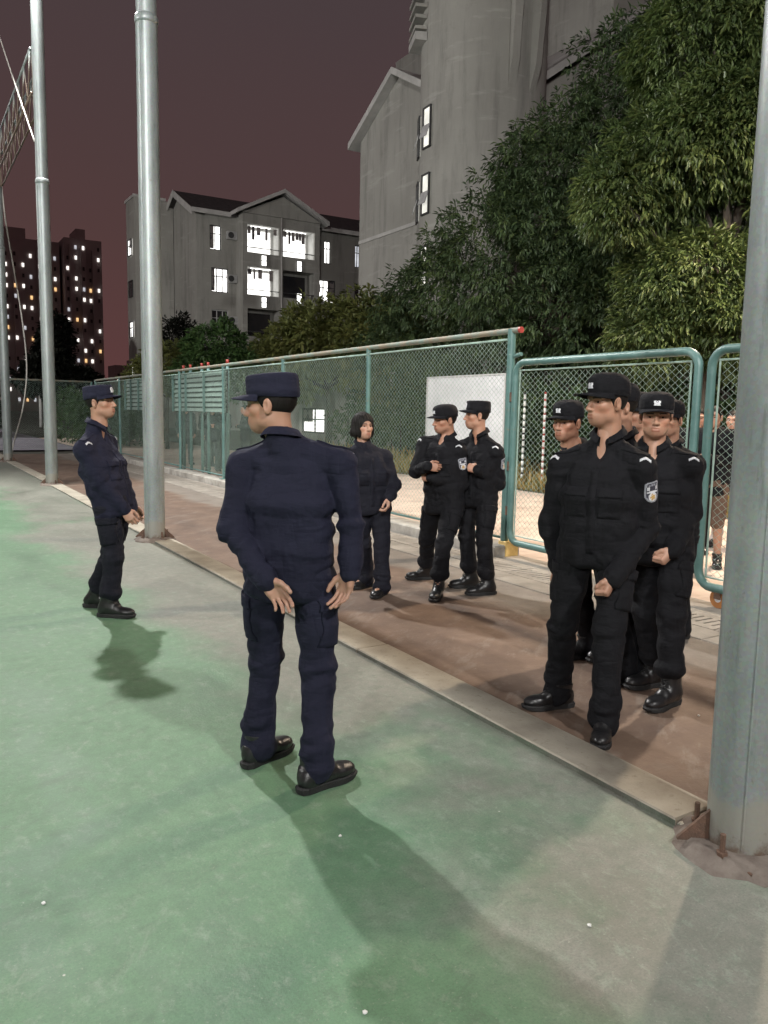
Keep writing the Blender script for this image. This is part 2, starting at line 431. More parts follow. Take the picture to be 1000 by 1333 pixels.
class MB:
    """collects simple shapes, links them as one mesh"""
    def __init__(s): s.v = []; s.f = []; s.m = []
    def add(s, V, F, mi=0):
        k = len(s.v); s.v += [tuple(x) for x in V]; s.f += [tuple(i + k for i in f) for f in F]; s.m += [mi] * len(F); return s
    def box(s, x0, x1, y0, y1, z0, z1, mi=0):
        V = [(x0, y0, z0), (x1, y0, z0), (x1, y1, z0), (x0, y1, z0), (x0, y0, z1), (x1, y0, z1), (x1, y1, z1), (x0, y1, z1)]
        F = [(0, 3, 2, 1), (4, 5, 6, 7), (0, 1, 5, 4), (1, 2, 6, 5), (2, 3, 7, 6), (3, 0, 4, 7)]
        return s.add(V, F, mi)
    def bbox(s, x0, x1, y0, y1, z0, z1, b=0.01, mi=0):
        """box with bevelled top edge"""
        V = [(x0, y0, z0), (x1, y0, z0), (x1, y1, z0), (x0, y1, z0),
             (x0, y0, z1 - b), (x1, y0, z1 - b), (x1, y1, z1 - b), (x0, y1, z1 - b),
             (x0 + b, y0 + b, z1), (x1 - b, y0 + b, z1), (x1 - b, y1 - b, z1), (x0 + b, y1 - b, z1)]
        F = [(0, 3, 2, 1)]
        for a in (0, 4):
            for i in range(4): F.append((a + i, a + (i + 1) % 4, a + 4 + (i + 1) % 4, a + 4 + i))
        F.append((8, 9, 10, 11))
        return s.add(V, F, mi)
    def tube(s, pts, r, n=8, mi=0, cap=True):
        pts = [Vector(p) for p in pts]
        rs = r if isinstance(r, (list, tuple)) else [r] * len(pts)
        k = len(s.v); prev = None
        for i, p in enumerate(pts):
            d = (pts[min(i + 1, len(pts) - 1)] - pts[max(i - 1, 0)]).normalized()
            if prev is None:
                a = d.orthogonal().normalized()
            else:
                a = (prev - d * prev.dot(d)).normalized()
            prev = a; b = d.cross(a)
            for j in range(n):
                t = 2 * PI * j / n
                s.v.append(tuple(p + (a * math.cos(t) + b * math.sin(t)) * rs[i]))
        for i in range(len(pts) - 1):
            for j in range(n):
                s.f.append((k + i * n + j, k + i * n + (j + 1) % n, k + (i + 1) * n + (j + 1) % n, k + (i + 1) * n + j)); s.m.append(mi)
        if cap:
            s.f.append(tuple(k + j for j in reversed(range(n)))); s.m.append(mi)
            q = k + (len(pts) - 1) * n
            s.f.append(tuple(q + j for j in range(n))); s.m.append(mi)
        return s
    def prism(s, poly, axis, a0, a1, mi=0):
        """extrude polygon (list of 2d) along axis 'x' or 'y'"""
        n = len(poly)
        def P(q, a): return (a, q[0], q[1]) if axis == 'x' else ((q[0], a, q[1]) if axis == 'y' else (q[0], q[1], a))
        V = [P(q, a0) for q in poly] + [P(q, a1) for q in poly]
        F = [tuple(range(n)), tuple(reversed(range(n, 2 * n)))]
        F += [(i, n + i, n + (i + 1) % n, (i + 1) % n) for i in range(n)]
        return s.add(V, F, mi)
    def mesh(s, name, mats, off=(0, 0, 0), smooth=False):
        V = np.asarray(s.v, dtype=np.float32) - np.asarray(off, dtype=np.float32)
        me = mesh_from(name, V, s.f, mats, smooth, s.m if isinstance(mats, (list, tuple)) else None)
        return me
    def build(s, name, mats, parent=None, smooth=False):
        """vertices given in world coordinates"""
        off = world_loc(parent) if parent is not None else (0, 0, 0)
        me = s.mesh(name, mats, tuple(off), smooth)
        return link(name, me, parent)
    def thing(s, name, mats, base, label, cat, group=None, kind=None, smooth=False):
        me = s.mesh(name, mats, base, smooth)
        o = link(name, me, None, base)
        return tag(o, label, cat, group, kind)

def smooth_by_angle(o, ang=40):
    me = o.data
    me.polygons.foreach_set('use_smooth', np.ones(len(me.polygons), dtype=bool))
    try: me.set_sharp_from_angle(angle=rad(ang))
    except Exception: pass
    return o

def struct(name, mb, mats, smooth=False):
    o = mb.build(name, mats, None, smooth); o['kind'] = 'structure'; return o

# ================================================================ SETTING
KX0, KX1 = 2.52, 2.76          # kerb strip between court and walkway
FX = 5.8                       # fence line
def sheet(name, x0, x1, y0, y1, z, mat, n=1):
    mb = MB()
    mb.add([(x0, y0, z), (x1, y0, z), (x1, y1, z), (x0, y1, z)], [(0, 1, 2, 3)])
    return struct(name, mb, mat)
sheet('terrain', -900, 900, -300, 1200, -0.06, 'terrain')
sheet('court', -22, KX0, -16, 29.0, 0.0, 'court')
sheet('walkway', KX1, 4.86, -16, 29.0, 0.0, 'walkway')
sheet('road', 5.96, 11.2, -20, 44.0, 0.0, 'road')
sheet('path', -20, 5.9, 31.5, 60.0, 0.0, 'path')

# raised concrete kerb, cast in lengths
rs = np.random.RandomState(7)
kerb = root('kerb', (0, 0, 0), kind='structure')
y = -16.0
while y < 29:
    L = 2.56
    y1 = min(y + L, 29.0)
    mb = MB(); j = rs.uniform(-0.004, 0.004)
    mb.bbox(KX0 + j, KX1 + j * .5, y + 0.004, y1 - 0.004, -0.05, 0.026 + rs.uniform(-0.004, 0.004), 0.007)
    mb.m[4] = 1      # court side of the kerb carries the court's green paint
    mb.build('kerb_stone', ['kerb', 'court'], kerb)
    y = y1
# concrete apron slabs with a slotted drain in front of the fence
apron = root('apron', (0, 0, 0), kind='structure')
y = -6.0
while y < 29:
    mb = MB(); mb.bbox(4.866, 5.16, y + .004, min(y + 2.4, 29) - .004, -0.05, 0.006 + rs.uniform(0, .004), 0.006)
    mb.build('apron_slab', 'concrete', apron)
    y += 2.4
drain = root('drain', (0, 0, 0), kind='structure')
MB().box(5.17, 5.57, -6, 29, -0.3, -0.055).build('drain_channel', 'dark_void', drain)
cov = None
def drain_cover_mesh():
    mb = MB()
    # slab 0.6 long with eight slots cut across, built as bars
    mb.box(0, .09, 0, .6, -.05, 0.008); mb.box(.30, .39, 0, .6, -.05, 0.008)
    n = 8; w = .6 / n
    for i in range(n):
        a = i * w
        mb.box(.09, .30, a + .011, a + w - .011, -.05, 0.0075)
    return mb.mesh('drain_cover', 'concrete')
dme = drain_cover_mesh()
y = -3.0
while y < 28.4:
    o = link('drain_cover', dme, drain, (5.172, y + .004, rs.uniform(-.004, .002)))
    o.rotation_euler.z = rs.uniform(-.004, .004)
    y += 0.612
# gateway slab and fence footing
MB().bbox(5.575, 5.955, -16, 6.86, -.05, 0.004, .004).build('gateway_slab', 'concrete', apron)
MB().bbox(5.60, 5.955, 6.87, 29.0, -.05, 0.13, .015).build('fence_footing', 'pale_concrete', apron)

# weed strip beyond the road
sheet('verge', 11.2, 40, -20, 44, -0.01, 'terrain')

# ---------------------------------------------------------------- leaves helper
def quads_leaf(base, dirv, up, ln, wd, fold=0.25):
    """arrays (n,3) -> verts, tri faces: a pointed leaf folded on its midrib (4 triangles-ish as 2 quads of 3)"""
    n = len(base)
    side = np.cross(dirv, up); side /= np.linalg.norm(side, axis=1)[:, None] + 1e-9
    nrm = np.cross(side, dirv)
    mid = base + dirv * (ln * .48)[:, None] + nrm * (ln * .04)[:, None]
    tip = base + dirv * ln[:, None] - nrm * (ln * .10)[:, None]
    l = mid + side * (wd * .5)[:, None] + nrm * (wd * fold)[:, None]
    r = mid - side * (wd * .5)[:, None] + nrm * (wd * fold)[:, None]
    V = np.stack([base, l, tip, r], 1).reshape(-1, 3)
    k = np.arange(n)[:, None] * 4
    F = np.concatenate([k + np.array([[0, 2, 1]]), k + np.array([[0, 3, 2]])], 0)
    return V, F

def rand_dirs(rs, n):
    v = rs.normal(size=(n, 3)); return v / np.linalg.norm(v, axis=1)[:, None]

def leaf_cloud(rs, lobes, n_clusters, per, ln, wd, droop=0.5, shell=0.5, spread=.22, dens=None):
    """lobes: list of (cx,cy,cz,rx,ry,rz). Whorls of leaves at twig tips through each lobe's volume"""
    L = np.array(lobes, float)
    vol = (L[:, 3] * L[:, 4] * L[:, 5]) ** (2 / 3.)
    idx = rs.choice(len(L), n_clusters, p=vol / vol.sum())
    d = rand_dirs(rs, n_clusters)
    rr = rs.uniform(shell, 1.0, n_clusters) ** .6
    rr *= 1 + .13 * np.sin(d[:, 0] * 7 + idx * 2.1) * np.cos(d[:, 2] * 6 + idx) + rs.normal(0, .05, n_clusters)
    C = L[idx, :3] + d * L[idx, 3:6] * rr[:, None]
    outw = d * (1 / L[idx, 3:6]); outw /= np.linalg.norm(outw, axis=1)[:, None]
    C = np.repeat(C, per, 0); O = np.repeat(outw, per, 0)
    n = len(C)
    rd = rand_dirs(rs, n)
    dv = O * .75 + rd * .85; dv[:, 2] -= droop * rs.uniform(.4, 1.3, n)
    dv /= np.linalg.norm(dv, axis=1)[:, None]
    base = C + rd * (rs.uniform(0, spread, n))[:, None] * .5
    lns = ln * rs.uniform(.45, 1.4, n); wds = wd * rs.uniform(.7, 1.2, n)
    upv = rand_dirs(rs, n) * .55 + np.array([0, 0, 1.0])
    V, F = quads_leaf(base, dv, upv, lns, wds)
    clv = np.repeat(rs.uniform(0, 1, n_clusters), per)
    var = np.clip(clv * .6 + rs.uniform(0, .4, n), 0, 1)
    return V, F, np.repeat(var, 4)

def tree(name, label, base, trunk_pts, limbs, lobes, mats, ncl, per, ln, wd, seed, group=None, droop=.5, shell=.45, trunk_r=.16, cat='tree', spread=.22):
    rs = np.random.RandomState(seed)
    t = root(name, base, label, cat, group)
    b = np.array(base)
    mb = MB()
    n = len(trunk_pts)
    mb.tube([b + np.array(p) for p in trunk_pts], [trunk_r * (1 - .55 * i / (n - 1)) for i in range(n)], 9)
    for pts in limbs:
        m = len(pts)
        mb.tube([b + np.array(p) for p in pts], [trunk_r * .5 * (1 - .75 * i / (m - 1)) for i in range(m)], 6)
    for lb in lobes:      # a limb into each lobe
        top = b + np.array(trunk_pts[-1]); c = b + np.array(lb[:3])
        mid = (top + c) / 2 + rs.normal(0, .15, 3)
        mb.tube([top - [0, 0, .2], mid, c], [trunk_r * .42, trunk_r * .28, trunk_r * .1], 6)
    mb.build('trunk', 'bark', t, smooth=True)
    V, F, var = leaf_cloud(rs, [(lb[0], lb[1], lb[2], lb[3], lb[4], lb[5]) for lb in lobes], ncl, per, ln, wd, droop, shell, spread)
    me = mesh_from('crown', V, F.astype(np.int32), mats, True, None, {'var': ('FLOAT', var)})
    link('crown', me, t)
    return t

# ================================================================ BUILDINGS
def holes_wall(mb, u0, u1, z0, z1, openings, put, depth, mi=0):
    """rectangular wall (u,z) with rectangular openings; put(u, depth, z)->xyz. Front at depth 0, reveals go to 'depth'."""
    us = sorted({u0, u1, *[o[0] for o in openings], *[o[1] for o in openings]})
    zs = sorted({z0, z1, *[o[2] for o in openings], *[o[3] for o in openings]})
    for i in range(len(us) - 1):
        for j in range(len(zs) - 1):
            cu_, cz = (us[i] + us[i + 1]) / 2, (zs[j] + zs[j + 1]) / 2
            if any(o[0] < cu_ < o[1] and o[2] < cz < o[3] for o in openings): continue
            mb.add([put(us[i], 0, zs[j]), put(us[i + 1], 0, zs[j]), put(us[i + 1], 0, zs[j + 1]), put(us[i], 0, zs[j + 1])], [(0, 1, 2, 3)], mi)
    for (a, b, c, d) in openings:
        for (p, q) in (((a, c), (b, c)), ((b, c), (b, d)), ((b, d), (a, d)), ((a, d), (a, c))):
            mb.add([put(p[0], 0, p[1]), put(q[0], 0, q[1]), put(q[0], depth, q[1]), put(p[0], depth, p[1])], [(0, 1, 2, 3)], mi)

def box_between(mb, put, u0, u1, d0, d1, z0, z1, mi=0):
    V = [put(u0, d0, z0), put(u1, d0, z0), put(u1, d1, z0), put(u0, d1, z0), put(u0, d0, z1), put(u1, d0, z1), put(u1, d1, z1), put(u0, d1, z1)]
    mb.add(V, [(0, 3, 2, 1), (4, 5, 6, 7), (0, 1, 5, 4), (1, 2, 6, 5), (2, 3, 7, 6), (3, 0, 4, 7)], mi)

def window(parent, put, a, b, c, d, depth, pane_mat, frame_mat='frame_dark', muls=1, trans=0.62, fr=.05):
    mb = MB()
    box_between(mb, put, a, b, depth - .06, depth + .02, c, c + fr); box_between(mb, put, a, b, depth - .06, depth + .02, d - fr, d)
    box_between(mb, put, a, a + fr, depth - .06, depth + .02, c + fr, d - fr); box_between(mb, put, b - fr, b, depth - .06, depth + .02, c + fr, d - fr)
    for k in range(muls):
        u = a + (b - a) * (k + 1) / (muls + 1)
        box_between(mb, put, u - fr * .45, u + fr * .45, depth - .055, depth + .015, c + fr, d - fr)
    if trans:
        z = c + (d - c) * trans
        box_between(mb, put, a + fr, b - fr, depth - .05, depth + .01, z - fr * .4, z + fr * .4)
    w = mb.build('window', frame_mat, parent)
    mp = MB(); box_between(mp, put, a + .02, b - .02, depth - .01, depth + .03, c + .02, d - .02)
    mp.build('pane', pane_mat, w)
    if pane_mat == 'lit_white' and b - a > .8:
        q = random.Random(int(a * 977 + c * 131))
        mc = MB(); f = q.uniform(.18, .42); z0 = c + (d - c) * q.choice((0.06, .06, .45))
        if q.random() < .5: box_between(mc, put, a + fr, a + (b - a) * f, depth - .045, depth - .02, z0, d - fr)
        else: box_between(mc, put, b - (b - a) * f, b - fr, depth - .045, depth - .02, z0, d - fr)
        mc.build('curtain', 'laundry', w)
    return w

# ---- dormitory with lit balconies
def dormitory():
    Y0 = 60.0; XL, XR = 19.5, 47.0; ZE = 16.3
    t = root('dormitory_building', (XL, Y0, 0), 'grey four-storey dormitory block with dark tiled roof and brightly lit balconies', 'building')
    put = lambda u, d, z: (u, Y0 + d, z)
    putb = lambda u, d, z: (u, Y0 - 1.5 + d, z)
    rows = [(13.55, 15.35), (10.45, 12.25), (7.35, 9.15), (4.2, 6.0), (1.2, 3.0)]
    mb = MB()
    ops = []; wins = []
    lit = {(0, 0): 'lit_white', (1, 0): 'lit_white', (0, 1): 'lit_white', (1, 1): 'lit_white', (0, 2): 'lit_dim', (0, 3): 'lit_white'}
    cols = [(20.55, 21.45), (30.15, 30.75), (33.0, 33.5), (33.95, 34.35)]
    cols2 = [(20.65, 22.0), (29.6, 31.2), (33.0, 34.4), (36.4, 37.6)]
    for ri, (a, b) in enumerate(rows):
        cc = cols if ri == 0 else cols2
        for ci, (u0, u1) in enumerate(cc):
            ops.append((u0, u1, a, b)); wins.append((u0, u1, a, b, ri, ci))
    ops2 = []
    for ri, (a, b) in enumerate(rows):
        ops2.append((35.4, 38.5, a - .25, b - .1)) if ri == 0 else None
    ops += ops2
    holes_wall(mb, XL, XR, 0, ZE, ops, put, .22)
    # rest of the block: side, back and floor slab behind
    mb.add([(XL, Y0, 0), (XL, Y0 + 8, 0), (XL, Y0 + 8, ZE), (XL, Y0 + 4, ZE + 1.9), (XL, Y0, ZE)], [(4, 3, 2, 1, 0)])
    mb.add([(XR, Y0, 0), (XR, Y0 + 8, 0), (XR, Y0 + 8, ZE), (XR, Y0 + 4, ZE + 1.9), (XR, Y0, ZE)], [(0, 1, 2, 3, 4)])
    mb.add([(XL, Y0 + 8, 0), (XR, Y0 + 8, 0), (XR, Y0 + 8, ZE), (XL, Y0 + 8, ZE)], [(0, 1, 2, 3)])
    mb.build('wall', 'wall_render', t)
    # room back so that openings are not see-through
    bb = MB(); bb.box(XL + .3, XR - .3, Y0 + .9, Y0 + 1.0, .3, ZE - .2); bb.build('inner_partition', 'dark_void', t)
    for (u0, u1, a, b, ri, ci) in wins:
        window(t, put, u0, u1, a, b, .18, lit.get((ri, ci), 'glass_dark'), 'frame_pale' if ri >= 2 else 'frame_dark', 2 if (u1 - u0) > 1.2 else 1, .66, .07)
    # projecting bay with balconies
    BX0, BX1 = 22.6, 29.0; bm = MB()
    bops = []
    for ri, (a, b) in enumerate(rows):
        bops += [(22.95, 25.55, a - .15, b + .12), (25.85, 28.55, a - .15, b + .12)]
    holes_wall(bm, BX0, BX1, 0, ZE + .1, bops, putb, .2)
    bm.add([(BX0, Y0 - 1.5, 0), (BX0, Y0 - .002, 0), (BX0, Y0 - .002, ZE), (BX0, Y0 - 1.5, ZE)], [(3, 2, 1, 0)])
    bm.add([(BX1, Y0 - 1.5, 0), (BX1, Y0 - .002, 0), (BX1, Y0 - .002, ZE), (BX1, Y0 - 1.5, ZE)], [(0, 1, 2, 3)])
    bm.build('balcony_bay', 'wall_render', t)
    litb = {(0, 0): 'lit_white', (0, 1): 'lit_white', (1, 0): 'lit_white'}
    for k, (a, b, c, d) in enumerate(bops):
        ri, ci = divmod(k, 2); lm = litb.get((ri, ci))
        rec = MB()
        box_between(rec, putb, a, b, 1.30, 1.36, c, d)        # back wall
        box_between(rec, putb, a, b, .2, 1.30, c - .08, c - .002)
        box_between(rec, putb, a, b, .2, 1.30, d + .002, d + .08)
        box_between(rec, putb, a - .06, a - .002, .2, 1.3, c, d); box_between(rec, putb, b + .002, b + .06, .2, 1.3, c, d)
        q = rec.build('balcony', 'inner_wall' if lm else 'wall_render', t)
        # balcony door and window on the back wall
        pm = MB(); box_between(pm, putb, a + .25, b - .25, 1.24, 1.29, c + .05, d - .2)
        pm.build('balcony_door', lm or 'glass_dark', q)
        if lm:
            lp = MB(); box_between(lp, putb, a + .5, b - .5, .55, .75, d - .06, d - .004); lp.build('ceiling_lamp', lm, q)
        rl = MB()
        box_between(rl, putb, a, b, .03, .09, c + .35, c + .40)
        rl.build('rail', 'frame_dark', q)
        rs2 = np.random.RandomState(50 + k)
        if ri < 2 and (ri, ci) != (1, 1):
            u = a + .15
            while u < b - .3:
                w = rs2.uniform(.12, .32); h = rs2.uniform(.4, .95)
                if rs2.rand() < .72:
                    cl = MB(); box_between(cl, putb, u, u + w, .28, .33, d - .12 - h, d - .12)
                    cl.build('hanging_clothes', 'laundry', q)
                u += w + rs2.uniform(.03, .25)
    # small parapet openings below the balconies
    for (u, z, m) in ((24.0, 12.45, 'lit_white'), (26.95, 12.35, 'lit_white'), (24.0, 9.35, 'lit_white'), (26.95, 9.9, 'lit_white'), (24.0, 6.3, 'glass_dark')):
        window(t, putb, u, u + .5, z, z + .85, -.05, m, 'frame_dark', 0, .5, .05)
    # roofs
    rf = MB(); ov = .6
    sl = 1.9 / 4
    for sgn in (1, -1):
        yE = Y0 - ov if sgn == 1 else Y0 + 8 + ov; zE = ZE - ov * sl
        V = [(XL - .5, yE, zE), (XR + .5, yE, zE), (XR + .5, Y0 + 4, ZE + 1.9), (XL - .5, Y0 + 4, ZE + 1.9)]
        V2 = [(x, yy, z + .22) for (x, yy, z) in V]
        rf.add(V + V2, [(0, 1, 2, 3), (7, 6, 5, 4), (0, 4, 5, 1), (1, 5, 6, 2), (3, 2, 6, 7), (0, 3, 7, 4)])
    roof = rf.build('roof', 'roof_tile', t)
    ev = MB(); ev.box(XL - .5, 21.99, Y0 - ov - .06, Y0 - ov - .004, ZE - .35, ZE - .02); ev.box(29.61, XR + .5, Y0 - ov - .06, Y0 - ov - .004, ZE - .35, ZE - .02)
    ev.build('eaves_board', 'trim', roof)
    gb = MB()
    for (ya, za, yb, zb) in ((Y0 - ov, ZE - ov * sl, Y0 + 4, ZE + 1.9), (Y0 + 4, ZE + 1.9, Y0 + 8 + ov, ZE - ov * sl)):
        gb.add([(XL - .56, ya, za - .25), (XL - .56, yb, zb - .25), (XL - .56, yb, zb + .25), (XL - .56, ya, za + .25),
                (XL - .505, ya, za - .25), (XL - .505, yb, zb - .25), (XL - .505, yb, zb + .25), (XL - .505, ya, za + .25)],
               [(0, 3, 2, 1), (4, 5, 6, 7), (0, 1, 5, 4), (1, 2, 6, 5), (2, 3, 7, 6), (3, 0, 4, 7)])
    gb.build('gable_trim', 'trim', roof)
    # pediment over the bay
    xm = (BX0 + BX1) / 2; pz = ZE - .1
    pd = MB(); yF = Y0 - 1.75
    pd.prism([(BX0 - .1, pz), (BX1 + .1, pz), (xm, pz + 1.55)], 'y', yF + .1, Y0 + 2.5)
    pd.build('pediment', 'wall_render', t)
    pt = MB()
    for (xa, za, xb, zb) in ((BX0 - .6, pz - .12, xm, pz + 1.78), (xm, pz + 1.78, BX1 + .6, pz - .12)):
        pt.add([(xa, yF - .25, za), (xb, yF - .25, zb), (xb, yF - .25, zb + .28), (xa, yF - .25, za + .28),
                (xa, Y0 + 2.6, za), (xb, Y0 + 2.6, zb), (xb, Y0 + 2.6, zb + .28), (xa, Y0 + 2.6, za + .28)],
               [(0, 1, 2, 3), (4, 7, 6, 5), (0, 4, 5, 1), (1, 5, 6, 2), (2, 6, 7, 3), (3, 7, 4, 0)])
    pt.build('pediment_roof', 'trim', t)
    # downpipe and air-conditioning boxes
    MB().tube([(25.7, Y0 - 1.58, 0.5), (25.7, Y0 - 1.58, ZE)], .06, 8).build('downpipe', 'trim', t, smooth=True)
    for (u, z, yy) in ((22.2, 14.4, Y0 - .36), (22.2, 11.2, Y0 - .36), (22.25, 8.1, Y0 - .36), (29.25, 14.2, Y0 - .36), (35.0, 14.0, Y0 - .36), (29.25, 11.2, Y0 - .36)):
        ac = MB(); ac.bbox(u - .38, u + .38, yy, yy + .34, z, z + .6, .02)
        a = ac.build('air_conditioner', 'metal_box', t)
        fn = MB(); fn.prism([(u - .1 + .23 * math.cos(k * PI / 8), z + .3 + .23 * math.sin(k * PI / 8)) for k in range(16)], 'y', yy - .02, yy - .003)
        fn.build('fan_grille', 'frame_dark', a)
    return t
dormitory()

def dorm_wing():
    Y0 = 65.6
    t = root('dormitory_wing', (16.4, Y0, 0), 'plain grey flat-roofed wing left of the dormitory, half hidden by a pole', 'building')
    mb = MB(); mb.box(16.4, 19.45, Y0, Y0 + 2.6, 0, 17.9); mb.build('wall', 'wall_render', t)
    MB().box(16.3, 18.85, Y0 - .1, Y0 + 2.7, 17.903, 18.1).build('roof', 'trim', t)
    putx = lambda u, d, z: (16.4 + d, u, z)
    for k, z in enumerate((13.6, 10.4, 7.2, 4.0)):
        window(t, putx, Y0 + .7, Y0 + 1.9, z, z + 1.3, -.05, ('lit_white', 'glass_dark', 'lit_white', 'lit_white')[k], 'frame_dark', 1, .6, .07)
dorm_wing()

# ---- teaching tower with gable wing
def tower():
    t = root('tower_building', (22.9, 30.5, 0), 'tall grey rendered building with a rounded stair tower and gabled wing', 'building')
    # gable wing, end wall faces the court
    gx = 20.0; ya, ym, yb = 35.95, 32.45, 28.95; ze, za = 14.7, 16.65
    mb = MB()
    mb.add([(gx, ya, 0), (gx, yb, 0), (gx, yb, ze), (gx, ym, za), (gx, ya, ze)], [(0, 1, 2, 3, 4)])
    mb.add([(gx, ya, 0), (gx, ya, ze), (gx + 16, ya, ze), (gx + 16, ya, 0)], [(0, 1, 2, 3)])
    mb.add([(gx, yb, 0), (gx + 16, yb, 0), (gx + 16, yb, ze), (gx, yb, ze)], [(0, 1, 2, 3)])
    mb.build('wing_wall', 'wall_render', t)
    rf = MB()
    for (y0, z0, y1, z1) in ((ya + .5, ze - .28, ym, za), (ym, za, yb - .5, ze - .28)):
        V = [(gx - .45, y0, z0), (gx - .45, y1, z1), (gx + 16, y1, z1), (gx + 16, y0, z0)]
        rf.add(V + [(a, b, c + .3) for a, b, c in V], [(0, 3, 2, 1), (4, 5, 6, 7), (0, 1, 5, 4), (1, 2, 6, 5), (2, 3, 7, 6), (3, 0, 4, 7)])
    rf.build('roof', 'trim', t)
    MB().box(gx - .05, gx - .003, 28.96, 35.94, 9.86, 10.02).build('string_course', 'trim', t)
    # rounded tower
    cx, cy, R, H = 20.6, 27.05, 2.49, 34.0
    n = 48; V = []; F = []
    for zz in (0, H):
        for k in range(n):
            a = 2 * PI * k / n; V.append((cx + R * math.cos(a), cy + R * math.sin(a), zz))
    for k in range(n): F.append((k, (k + 1) % n, n + (k + 1) % n, n + k))
    F.append(tuple(range(n, 2 * n)))
    m2 = MB(); m2.add(V, F); o = m2.build('stair_tower', 'wall_render', t); smooth_by_angle(o, 30)
    # stair windows on the tower's left flank (lit), set along the curve
    def putc(a0):
        ca, sa = math.cos(a0), math.sin(a0)
        return lambda u, d, z: (cx + (R - d + .0) * ca - u * sa, cy + (R - d) * sa + u * ca, z)
    for (ang, zz) in ((176, 11.85), (176, 9.35), (152, 11.75), (152, 9.25), (176, 6.6)):
        p = putc(rad(ang))
        w = window(t, p, -.30, .30, zz, zz + 1.55, -.02, 'lit_stair', 'frame_dark', 0, .55, .06)
        # top-hung sash tilted open
        ms = MB()
        z1 = zz + .84
        V = [p(-.27, -.05, z1), p(.27, -.05, z1), p(.27, -.20, z1 - .46), p(-.27, -.20, z1 - .46)]
        V2 = [p(-.27, -.08, z1 + .03), p(.27, -.08, z1 + .03), p(.27, -.23, z1 - .43), p(-.27, -.23, z1 - .43)]
        ms.add(V + V2, [(0, 1, 2, 3), (4, 7, 6, 5), (0, 4, 5, 1), (1, 5, 6, 2), (2, 6, 7, 3), (3, 7, 4, 0)])
        ms.build('open_sash', 'frame_pale', w)
    # blade fins on the tower
    for ang in (258, 281):
        p = putc(rad(ang)); f = MB()
        pts = [(-.0, 13.7), (-.22, 14.6), (-.34, 16.5), (-.34, 28), (.1, 28), (.1, 13.7)]
        Vv = []
        for uu in (-.16, .16):
            for (d, z) in pts: Vv.append(p(uu, d * 1.2, z))
        k = len(pts)
        f.add(Vv, [tuple(range(k)), tuple(reversed(range(k, 2 * k)))] + [(i, k + i, k + (i + 1) % k, (i + 1) % k) for i in range(k)])
        f.build('fin', 'wall_render', t)
    # balcony slabs and rails on the tower's left
    for k in range(5):
        z = 15.9 + k * .40
        b = MB(); p = putc(rad(158))
        box_between(b, p, -.75, .55, -.42, .05, z, z + .12 if k else z + .3)
        b.build('balcony_rail', 'trim' if k == 0 else 'wall_render', t)
    # box behind the tower with dark opening
    b = MB(); put = lambda u, d, z: (u, 40.0 + d, z)
    holes_wall(b, 30.5, 36.75, 0, 25.6, [(34.9, 36.0, 22.6, 24.1)], put, .4)
    b.add([(36.75, 40, 0), (36.75, 50, 0), (36.75, 50, 25.6), (36.75, 40, 25.6)], [(0, 1, 2, 3)])
    b.add([(30.5, 40, 0), (30.5, 40, 25.6), (30.5, 50, 25.6), (30.5, 50, 0)], [(0, 1, 2, 3)])
    b.add([(30.5, 40, 25.6), (36.75, 40, 25.6), (36.75, 50, 25.6), (30.5, 50, 25.6)], [(0, 1, 2, 3)])
    b.build('rear_block', 'wall_render', t)
    MB().box(34.8, 36.1, 40.42, 40.5, 22.5, 24.2).build('opening', 'glass_dark', t)
tower()

def right_wing():
    # gabled wing behind the big trees: only the rising roof edge shows above the crowns
    Y0 = 27.0
    t = root('gabled_wing', (30, Y0, 0), 'grey gabled wing rising behind the big trees at the top', 'building')
    xl, zl, xa, zap = 22.3, 14.5, 31.5, 20.9
    mb = MB(); mb.prism([(xl + .6, 0), (40.1, 0), (40.1, zl), (xa, zap - .2), (xl + .6, zl + .2)], 'y', Y0, Y0 + 9)
    mb.build('wall', 'wall_render', t)
    rf = MB()
    for (a, za, b, zb) in ((xl, zl, xa, zap), (xa, zap, 40.7, zl)):
        V = [(a, Y0 - .5, za), (b, Y0 - .5, zb), (b, Y0 + 9.5, zb), (a, Y0 + 9.5, za)]
        rf.add(V + [(p, q, r + .35) for p, q, r in V], [(0, 3, 2, 1), (4, 5, 6, 7), (0, 1, 5, 4), (1, 2, 6, 5), (2, 3, 7, 6), (3, 0, 4, 7)])
    rf.build('roof', 'trim', t)
    MB().box(30.6, 40, 30.0, 35.5, 17.5, 27).build('rear_block', 'wall_render', t)
right_wing()

# ---- low lodge with a lit window behind the hedge
def lodge():
    t = root('lodge', (14, 27, 0), 'low dark lodge with one bright window behind the fence', 'building')
    put = lambda u, d, z: (14 + d, u, z)
    mb = MB(); holes_wall(mb, 25.0, 33.0, 0, 3.1, [(27.75, 30.0, .72, 1.72)], put, .25)
    mb.add([(14, 25, 0), (18, 25, 0), (18, 25, 3.1), (14, 25, 3.1)], [(0, 1, 2, 3)])
    mb.add([(14, 33, 0), (14, 33, 3.1), (18, 33, 3.1), (18, 33, 0)], [(0, 1, 2, 3)])
    mb.build('wall', 'wall_render', t)
    MB().box(13.5, 18.4, 24.6, 33.4, 3.105, 3.35).build('roof', 'roof_tile', t)
    w = window(t, put, 27.75, 30.0, .72, 1.72, .2, 'lit_white', 'frame_dark', 1, .55, .07)
lodge()

